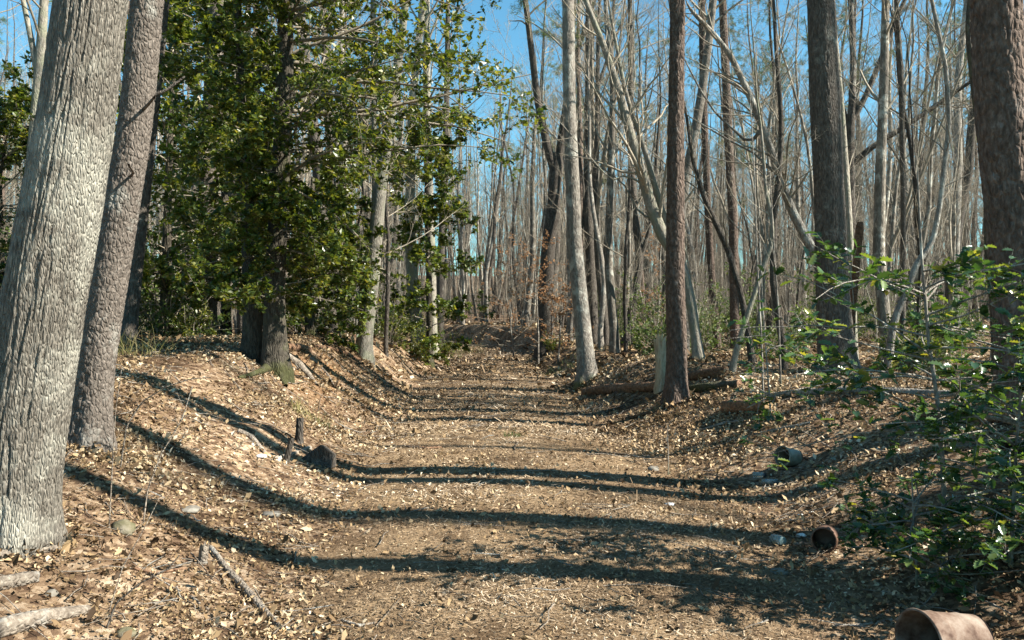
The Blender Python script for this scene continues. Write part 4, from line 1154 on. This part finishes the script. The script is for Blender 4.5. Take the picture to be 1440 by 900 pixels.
glog('fallen_log', 'rotten log behind the dark flaking pine with a crumbled orange end', [(972, 534, 16), (1000, 530, 18), (1022, 528, 16)], 'rotten', seed=9)
glog('fallen_log', 'mossy log lying just below the crumbled rotten log', [(966, 552, 12), (1000, 547, 13), (1040, 543, 12)], 'moss', seed=10)
glog('fallen_log', 'short cut log with an orange sawn end on the right bank', [(1020, 577, 18), (1050, 577, 18), (1082, 576, 16)], 'rotten', seed=11)
glog('fallen_log', 'long pale log lying below the thick straight dark trunk', [(1055, 566, 9), (1110, 556, 10), (1200, 552, 12), (1290, 556, 12), (1400, 562, 12)], 'grey', seed=12, rough=.2)
glog('fallen_log', 'dark fallen log behind the low bushy holly', [(1290, 585, 13), (1370, 592, 16), (1450, 596, 17)], 'rotten', seed=13)
glog('fallen_stick', 'bleached stick on the slope behind the green bucket', [(1176, 628, 5), (1200, 616, 7), (1216, 612, 6)], 'deadwood', seed=14, cat='stick', k=8)
glog('fallen_stick', 'thin pale stick lying toward the rusty bucket', [(1170, 882, 4), (1220, 882, 5), (1264, 872, 4)], 'deadwood', seed=15, cat='stick', k=8)
glog('fallen_stick', 'forked thin stick slanting above the rusty bucket', [(1222, 878, 3), (1245, 862, 4), (1268, 852, 3)], 'deadwood', seed=16, cat='stick', k=8)
glog('fallen_stick', 'reddish stick lying across the left side of the path', [(572, 628, 3), (600, 632, 4), (622, 630, 3)], 'rotten', seed=17, cat='stick', k=8)
glog('fallen_stick', 'small pale stick low on the near path', [(480, 874, 4), (505, 883, 5), (528, 877, 3)], 'deadwood', seed=18, cat='stick', k=8)
glog('fallen_branch', 'fallen branch lying along the crest right of the mossy twin trunks', [(430, 470, 5), (470, 473, 6), (500, 474, 5)], 'rotten', seed=19, cat='branch')

glog('fallen_branch', 'thin bleached branch on the slope uphill of the green bucket', [(1060, 612, 3), (1095, 604, 4), (1140, 596, 3)], 'deadwood', seed=41, cat='branch', k=7)
glog('fallen_branch', 'dark crooked branch under the spiny holly sapling', [(1190, 650, 4), (1235, 640, 5), (1290, 642, 4)], 'rotten', seed=42, cat='branch', k=7)
glog('fallen_branch', 'pale branch lying against the foot of the large pine', [(1300, 572, 5), (1350, 568, 6), (1400, 560, 5)], 'deadwood', seed=43, cat='branch', k=7)
glog('fallen_branch', 'broken brown branch on the right bank below the pale broken stump', [(880, 590, 4), (915, 582, 5), (945, 586, 3)], 'rotten', seed=44, cat='branch', k=7)
glog('fallen_branch', 'grey branch pointing at the path below the sawn orange log', [(985, 606, 3), (1020, 596, 4), (1050, 592, 3)], 'deadwood', seed=45, cat='branch', k=7)
glog('fallen_branch', 'thin dark branch across the litter downhill of the mossy stone', [(180, 800, 4), (215, 808, 5), (262, 800, 3)], 'rotten', seed=46, cat='branch', k=7)
glog('fallen_stick', 'short grey stick beside the long knobbly branch', [(268, 840, 4), (290, 858, 4), (318, 866, 3)], 'deadwood', seed=47, cat='stick', k=7)
glog('fallen_stick', 'crooked stick half buried at the right edge of the near path', [(1010, 846, 3), (1040, 838, 4), (1078, 842, 3)], 'rotten', seed=48, cat='stick', k=7)

def stub(name, label, px, py0, py1, w, mat, lean=(0, 0), seed=1, tipcut=.25, cat='stump', jag=0.0, k=12):
    q = hit(px, py0); Y = q[1]; r = w * .5 * Y / FPX; h = (py0 - py1) * Y / FPX
    g = np.random.default_rng(seed)
    n = 10; zz = np.linspace(-.12, h, n)
    P = q + np.stack([lean[0] * np.maximum(zz, 0), lean[1] * np.maximum(zz, 0), zz], -1)
    A, S = np.meshgrid(np.arange(k) * 2 * math.pi / k, zz)
    d = 1 + .22 * fbm(np.cos(A) * 1.6 + seed * 3, np.sin(A), S * 5, oct=3, seed=seed) + .3 * np.exp(-np.maximum(S, 0) / .06)
    Vt, Ft = tubes(P[None], np.full((1, n), r), k, d[None])
    top = Vt.reshape(n, k, 3)
    top[-1, :, 2] += tipcut * r * np.cos(np.arange(k) * 2 * math.pi / k + 1) + jag * g.uniform(-1, 1, k)
    top[-2, :, 2] += .5 * (top[-1, :, 2] - h - q[2])
    Vt = Vt - q
    root = empty(name, tuple(q)); tag(root, label, cat)
    link('bark', MB().add(Vt, Ft).mesh('bark', M[mat]), root)
    ring = Vt[-k:]
    VV = np.vstack([ring, [ring.mean(0) - np.array([0, 0, jag * .5])]])
    link('cut_top', MB().add(VV, np.array([[i, (i + 1) % k, k] for i in range(k)])).mesh('cut_top', M['cutwood'], False), root)
stub('tree_stub', 'upright sawn stub with an orange cut top on the left bank', 420, 622, 588, 10, 'dark', (.05, 0), 1)
stub('tree_stub', 'thin sawn stub leaning right beside the dark wood chunk', 402, 650, 616, 8, 'dark', (.25, 0), 2)
stub('broken_stump', 'pale broken stump beside the dark flaking pine', 930, 546, 474, 17, 'stumpwood', (-.02, 0), 3, jag=.14)
stub('rotten_stump', 'low crumbling stump behind the lichen-grey branch', 285, 792, 768, 12, 'deadwood', (.1, 0), 4, jag=.03)
# dark wedge of split wood
def chunk():
    q = hit(447, 652); s = 26 * q[1] / FPX
    V_ = np.array([[-1, -.45, -.25], [.75, -.55, -.35], [.95, .3, -.3], [-.9, .5, -.25], [-1.1, -.2, .05], [.25, -.4, 1.0], [.95, -.2, .45], [.3, .35, .85], [-.85, .35, .2], [.95, .25, .35]]) * s
    F_ = [np.array([[0, 1, 6, 5], [2, 3, 8, 7], [0, 4, 8, 3], [3, 2, 1, 0], [5, 7, 8, 4]]), np.array([[0, 5, 4], [1, 2, 9], [1, 9, 6], [5, 6, 7], [6, 9, 7], [2, 7, 9]])]
    me = MB().add(V_, F_).mesh('wood_chunk', M['dark'], False)
    o = link('wood_chunk', me, None, tuple(q + np.array([0, 0, .02])))
    b_ = o.modifiers.new('worn_edges', 'BEVEL'); b_.width = .012; b_.segments = 2
    tag(o, 'dark angular chunk of split wood by the sawn stubs', 'wood chunk')
chunk()

# exposed roots of the mossy holly on the crumbling bank
def root_piece(label, pp, mat, seed):
    glog('exposed_root', label, pp, mat, seed=seed, cat='root', rough=.25, sink=.45, ends=False)
root_piece('pale exposed root running down the crumbling bank from the mossy trunks', [(404, 505, 12), (420, 515, 11), (432, 528, 9), (446, 543, 5)], 'deadwood', 31)
root_piece('broken brown root sticking out beside the mossy trunks', [(402, 492, 12), (420, 492, 11), (436, 495, 8)], 'rotten', 32)

root_piece('thin pale root hanging out of the bare bank right of the mossy trunks', [(430, 500, 5), (445, 512, 5), (462, 530, 4), (470, 545, 2)], 'deadwood', 33)
root_piece('dark root snaking along the crest toward the crooked grey trunk', [(440, 488, 6), (465, 492, 6), (490, 500, 5), (508, 508, 4)], 'rotten', 34)
root_piece('stout root spreading left from the mossy trunks', [(385, 515, 14), (370, 524, 11), (350, 530, 7), (335, 532, 4)], 'moss', 35)
root_piece('stout root spreading forward from the mossy trunks', [(392, 518, 14), (394, 532, 11), (402, 545, 6)], 'moss', 36)
# stones
def stone(label, px, py, w, mat, seed, flat=.6, cat='stone', name='stone'):
    q = hit(px, py); r = w * .5 * q[1] / FPX
    n, k = 9, 14
    th = np.linspace(.02, math.pi - .02, n); A, TH = np.meshgrid(np.arange(k) * 2 * math.pi / k, th)
    D = np.stack([np.sin(TH) * np.cos(A), np.sin(TH) * np.sin(A), np.cos(TH)], -1)
    rad = 1 + .28 * fbm(D[..., 0] * 1.2 + seed * 9, D[..., 1] * 1.2, D[..., 2] * 1.2, oct=3, seed=seed)
    V_ = D * rad[..., None] * r * np.array([1, .85, flat])
    i = np.arange(n - 1)[:, None] * k; j = np.arange(k)[None]
    F_ = np.stack([i + j, i + k + j, i + k + (j + 1) % k, i + (j + 1) % k], -1).reshape(-1, 4)
    me = MB().add(V_.reshape(-1, 3), F_).mesh(name, M[mat])
    tag(link(name, me, None, (q[0], q[1], q[2] + r * flat * .08)), label, cat)
stone('mossy stone with a green patch on the bank near the thick grey oak', 174, 748, 34, 'mossstone', 1, .8)
stone('pale green-tinged stone on the near left soil', 176, 893, 26, 'mossstone', 2, .7)
stone('flat grey stone in the leaves of the left bank', 268, 718, 30, 'stone', 3, .35)
stone('small black and white stone near the curved pale branch', 72, 836, 18, 'stone', 4, .8)
stone('flat bleached stone in the leaves below the sawn stubs', 382, 724, 30, 'stone', 5, .3)
stone('rounded brown stone half buried on the near right path', 1096, 806, 22, 'stone', 6, .5)
stone('small dark stone at the right edge of the path', 918, 661, 15, 'stone', 7, .6)
stone('white stone lying near the tan stick on the left bank', 366, 643, 16, 'white', 8, .45)
stone('white shard beside the rusty can', 1127, 754, 12, 'white', 9, .7, 'shard', 'white_shard')
stone('small white fragment uphill of the rusty can, beside a second one', 1126, 725, 8, 'white', 10, .4, 'fragment', 'white_fragment')
stone('second small white fragment uphill of the rusty can, the flatter one', 1141, 721, 9, 'white', 11, .35, 'fragment', 'white_fragment')
stone('white scrap lying on the path', 942, 710, 13, 'white', 12, .35, 'scrap', 'white_scrap')

# ------------------------------------------------------------------ discarded buckets, can and jars
def lathe(profile, k=40):
    """profile (r,z) list -> V,F around z"""
    pr = np.array(profile); n = len(pr)
    an = np.arange(k) * 2 * math.pi / k
    V_ = np.stack([pr[:, 0:1] * np.cos(an), pr[:, 0:1] * np.sin(an), pr[:, 1:2] + 0 * an], -1).reshape(-1, 3)
    i = np.arange(n - 1)[:, None] * k; j = np.arange(k)[None]
    F_ = np.stack([i + j, i + (j + 1) % k, i + k + (j + 1) % k, i + k + j], -1).reshape(-1, 4)
    return V_, F_
def aim(o, d, roll=0.0):
    o.rotation_mode = 'QUATERNION'
    o.rotation_quaternion = Vector(d).to_track_quat('Z', 'Y') @ Quaternion((0, 0, 1), roll)
def vessel(name, label, cat, px, py, r_top, r_bot, L, d, mat, ribs=(.2, .8), lift=.9, handle=False, inner=None, dent=.03, seed=1):
    q = hit(px, py)
    root = empty(name); tag(root, label, cat)
    t = .004
    wall = []
    for f in np.linspace(0, 1, 25):
        r = r_bot + (r_top - r_bot) * f
        for rb in ribs:
            r += .0045 * math.exp(-((f - rb) / .022) ** 2)
        wall.append((r, f * L))
    inn = [(r - t, z) for r, z in wall[::-1]]
    inn[-1] = (inn[-1][0], .006)
    V_, F_ = lathe(wall + [(r_top + .005, L + .002), (r_top + .004, L + .007), (r_top - t, L + .004)] + inn)
    A = np.arctan2(V_[:, 1], V_[:, 0])
    V_[:, :2] *= (1 + dent * vnoise(np.cos(A) * 1.4 + seed, np.sin(A) * 1.4, V_[:, 2] * 5, seed=seed))[:, None]
    wl_ = link('wall', MB().add(V_, F_).mesh('wall', M[mat]), root)
    Vb, Fb = lathe([(r_bot + .003, -.003), (r_bot - .004, .004), (r_bot * .5, .006), (.001, .006)])
    link('bottom', MB().add(Vb, Fb).mesh('bottom', M[inner or mat]), root)
    Vr, Fr = lathe([(r_top + .006, L - .006), (r_top + .009, L), (r_top + .006, L + .006), (r_top - .001, L + .007)])
    link('rim', MB().add(Vr, Fr).mesh('rim', M[mat]), wl_)
    if handle:
        a = np.linspace(0, math.pi, 16)
        P = np.stack([r_top * 1.04 * np.cos(a), r_top * 1.15 * np.sin(a), L - .02 + .16 * np.sin(a)], -1)
        link('handle', MB().add(*tubes(P[None], np.full((1, 16), .003), 6)).mesh('handle', M['deadwood' if mat == 'green_paint' else mat]), root)
    d = np.array(d, float); d /= np.linalg.norm(d)
    gg = np.random.default_rng(seed + 900); nl = 45      # leaves blown inside
    qd = Vector(d).to_track_quat('Z', 'Y').inverted() @ Vector((0, 0, -1)); dn = np.array([qd.x, qd.y]) / max(1e-6, math.hypot(qd.x, qd.y))
    aa = math.atan2(dn[1], dn[0]) + gg.normal(size=nl) * .45
    zz_ = gg.uniform(.1, 1, nl) * L; rr_ = (r_bot + (r_top - r_bot) * zz_ / L) * gg.uniform(.82, .95, nl)
    lp = np.stack([rr_ * np.cos(aa), rr_ * np.sin(aa), zz_], -1)
    lv_ = leaves(lp, gg.normal(size=(nl, 3)), np.stack([-np.cos(aa), -np.sin(aa), 0 * aa], -1) + gg.normal(size=(nl, 3)) * .4, .035 * gg.uniform(.6, 1.2, nl), T2, F2, 1, gg.random(nl), gg)
    tag(link('blown_leaves', MB().add(lv_[0], lv_[1], lv_[2]).mesh('blown_leaves', M['litter'], False), root), kind='stuff')
    c = q + np.array([0, 0, r_top * lift])
    root.location = tuple(c - d * L * .5)
    aim(root, d)
    return root
vessel('rusty_bucket', 'large rusty metal bucket lying on its side with its dark open mouth', 'bucket', 1332, 938, .145, .114, .31, (-.965, -.25, .05), 'rustlight', ribs=(.3, .76), inner='rust', seed=3, lift=.8)
vessel('green_bucket', 'small faded green bucket on its side with a wire handle', 'bucket', 1110, 655, .095, .08, .19, (-.80, -.42, .14), 'green_paint', ribs=(.88,), handle=True, inner='rust', seed=4)
vessel('rusty_can', 'rusty ribbed can lying open toward the path', 'can', 1160, 772, .078, .076, .15, (-.42, -.85, .06), 'rust', ribs=(.2, .3, .4, .5, .6, .7, .8), seed=5)
vessel('rusty_pot', 'orange rusty pot under the big pine by the low bushy holly', 'pot', 1425, 650, .085, .075, .15, (-.5, -.6, .5), 'rust', ribs=(.8,), seed=6)
def jar(label, px, py, r, L, d, cap, body='glass'):
    q = hit(px, py)
    root = empty('glass_jar'); tag(root, label, 'jar')
    V_, F_ = lathe([(.001, 0), (r * .85, 0), (r, r * .15), (r, L * .72), (r * .72, L * .84), (r * .72, L * .9)], 24)
    link('body', MB().add(V_, F_).mesh('body', M[body]), root)
    V_, F_ = lathe([(r * .78, L * .86), (r * .82, L * .88), (r * .82, L * .99), (r * .74, L), (r * .6, L * .985), (r * .55, L), (.001, L)], 24)
    link('lid', MB().add(V_, F_).mesh('lid', M[cap], True), root)
    d = np.array(d, float); d /= np.linalg.norm(d)
    root.location = tuple(q + np.array([0, 0, r * .85]) - d * L * .5); aim(root, d)
jar('glass jar with a dusty blue-green lid lying at the edge of the path', 1094, 766, .036, .11, (.35, -.93, .08), 'bluelid')
jar('dusty jar with a black cap lying downhill of the green bucket', 1068, 672, .030, .13, (.75, -.62, .1), 'blackcap')
jar('clear dusty bottle lying beside the black-capped jar', 1082, 682, .028, .17, (-.9, -.3, .05), 'glass')

# ------------------------------------------------------------------ weeds, canes and grass
def cane(label, pp, seed, w=2.2, mat='deadwood', group='dry canes on the left bank'):
    q = hit(pp[0][0], pp[0][1]); Y = q[1]
    P = np.array([at(x_, y_, Y) for x_, y_ in pp]); P[0] = q - np.array([0, 0, .04])
    P[:, 1] += np.linspace(0, .1, len(P))
    Rr = np.linspace(w, w * .45, len(P)) * .5 * Y / FPX
    a, b_, s = resample(P, Rr, 24)
    root = empty('dry_cane', tuple(q)); tag(root, label, 'cane', group)
    link('stem', MB().add(*tubes(a[None] - q, b_[None], 5)).mesh('stem', M[mat]), root)
    g = np.random.default_rng(seed)
    B, R = spawn(a[None], b_[None], 5, .4, .95, (.4, .9), (.12, .25), .6, .2, .1, 5, g, .0012)
    tag(link('twigs', MB().add(*tubes(B - q, R, 3)).mesh('twigs', M[mat]), root), kind='stuff')
cane('arching dry cane bowing over the left bank', [(168, 660), (176, 600), (196, 566), (228, 545), (262, 534), (290, 532)], 1, 2.6)
cane('upright thin weed stalk in front of the scaly pine', [(153, 742), (154, 660), (155, 580), (160, 520)], 2, 2.2)
cane('bent weed stem rising beside the mossy stone', [(200, 740), (205, 690), (222, 640), (250, 590), (262, 545)], 3, 2.4)
cane('slanting dry stem low near the pale stone', [(150, 860), (168, 800), (196, 745), (215, 700)], 4, 2.0)
cane('curved dark cane arching over the near left soil', [(146, 886), (160, 850), (190, 825), (225, 808), (240, 790)], 5, 3.5, 'dark')
cane('tall straight whip growing beside the bent pale sapling', [(1074, 580), (1072, 480), (1066, 360), (1064, 250), (1058, 130)], 6, 3.0, 'grey', 'thin whips on the right bank')
cane('second straight whip growing behind the bent pale sapling', [(1098, 545), (1096, 440), (1090, 340), (1086, 240)], 7, 3.4, 'grey', 'thin whips on the right bank')
cane('thin whip at the right edge of the path', [(940, 668), (941, 640), (941, 600)], 8, 2.0, 'grey', 'thin whips on the right bank')
cane('dry bramble cane trailing over the low bushy holly', [(1300, 640), (1350, 660), (1400, 695), (1445, 730)], 9, 2.6, 'deadwood', 'thin whips on the right bank')

def grass(label, px, py, n, h, spread, seed, mat='grass'):
    q = hit(px, py); g = np.random.default_rng(seed)
    a = g.uniform(0, 6.28, n); rr = spread * np.sqrt(g.random(n))
    B = np.stack([q[0] + rr * np.cos(a), q[1] + rr * np.sin(a)], -1)
    z = land(B[:, 0], B[:, 1])
    d = nrm(np.stack([g.normal(size=n) * .4, g.normal(size=n) * .4, np.ones(n)], -1))
    P = np.zeros((n, 4, 3)); P[:, 0] = np.stack([B[:, 0], B[:, 1], z - .01], -1)
    L = h * g.uniform(.5, 1.2, n)
    for j in range(1, 4):
        d = nrm(d + g.normal(size=(n, 3)) * .2 + np.array([0, 0, -.12])); P[:, j] = P[:, j - 1] + d * (L / 3)[:, None]
    V_, F_ = tubes(P - q, np.linspace(.004, .0012, 4)[None] * np.ones((n, 1)), 3)
    o = link('grass_tuft', MB().add(V_, F_, np.repeat(g.random(n), 12)).mesh('grass_tuft', M[mat]), None, tuple(q))
    tag(o, label, 'grass')
grass('small tuft of green grass growing in the middle of the path', 722, 614, 60, .1, .14, 1, 'shrub')
grass('grass tuft on the bank uphill of the sawn stubs', 436, 588, 90, .2, .25, 2)
grass('thin grass growing at the crest behind the scaly pine', 190, 500, 110, .4, .5, 3)
grass('grass tuft at the foot of the row of pale trunks', 655, 497, 160, .6, .9, 4)
grass('green tuft on the right bank left of the grey poplar', 790, 522, 90, .25, .5, 5, 'shrub')
# leaves drifted against the feet of the trunks, then the whole litter as one mass
g = np.random.default_rng(808)
for bx_, by_, r_ in BASES:
    n = int(110 + 1500 * r_)
    a = g.uniform(0, 6.28, n); rr = r_ * .9 + g.gamma(1.5, .07, n)
    X, Y = bx_ + rr * np.cos(a), by_ + rr * np.sin(a)
    pos = np.stack([X, Y, land(X, Y) + .004 + np.clip(.10 - (rr - r_ * .9) * .8, .0, .10) * g.random(n)], -1)
    rnd = np.clip(g.beta(1.3, 1.5, n), 0, 1)
    sz = .04 if by_ < 10 else .06
    litter_mb.add(*leaves(pos, g.normal(size=(n, 3)), UP + g.normal(size=(n, 3)) * .8, np.clip(g.gamma(5, .2, n), .4, 2) * sz, T2, F2, 1.5, rnd, g)[:2], a=np.repeat(rnd, 4))
tag(link('leaf_litter', litter_mb.mesh('leaf_litter', M['litter'], False)), 'dead brown and tan leaves strewn thickly over both banks of the path', 'leaf litter', kind='stuff')
print('objects', len(scene.objects), 'unique tris', sum(len(m.loops) - 2 * len(m.polygons) for m in bpy.data.meshes))
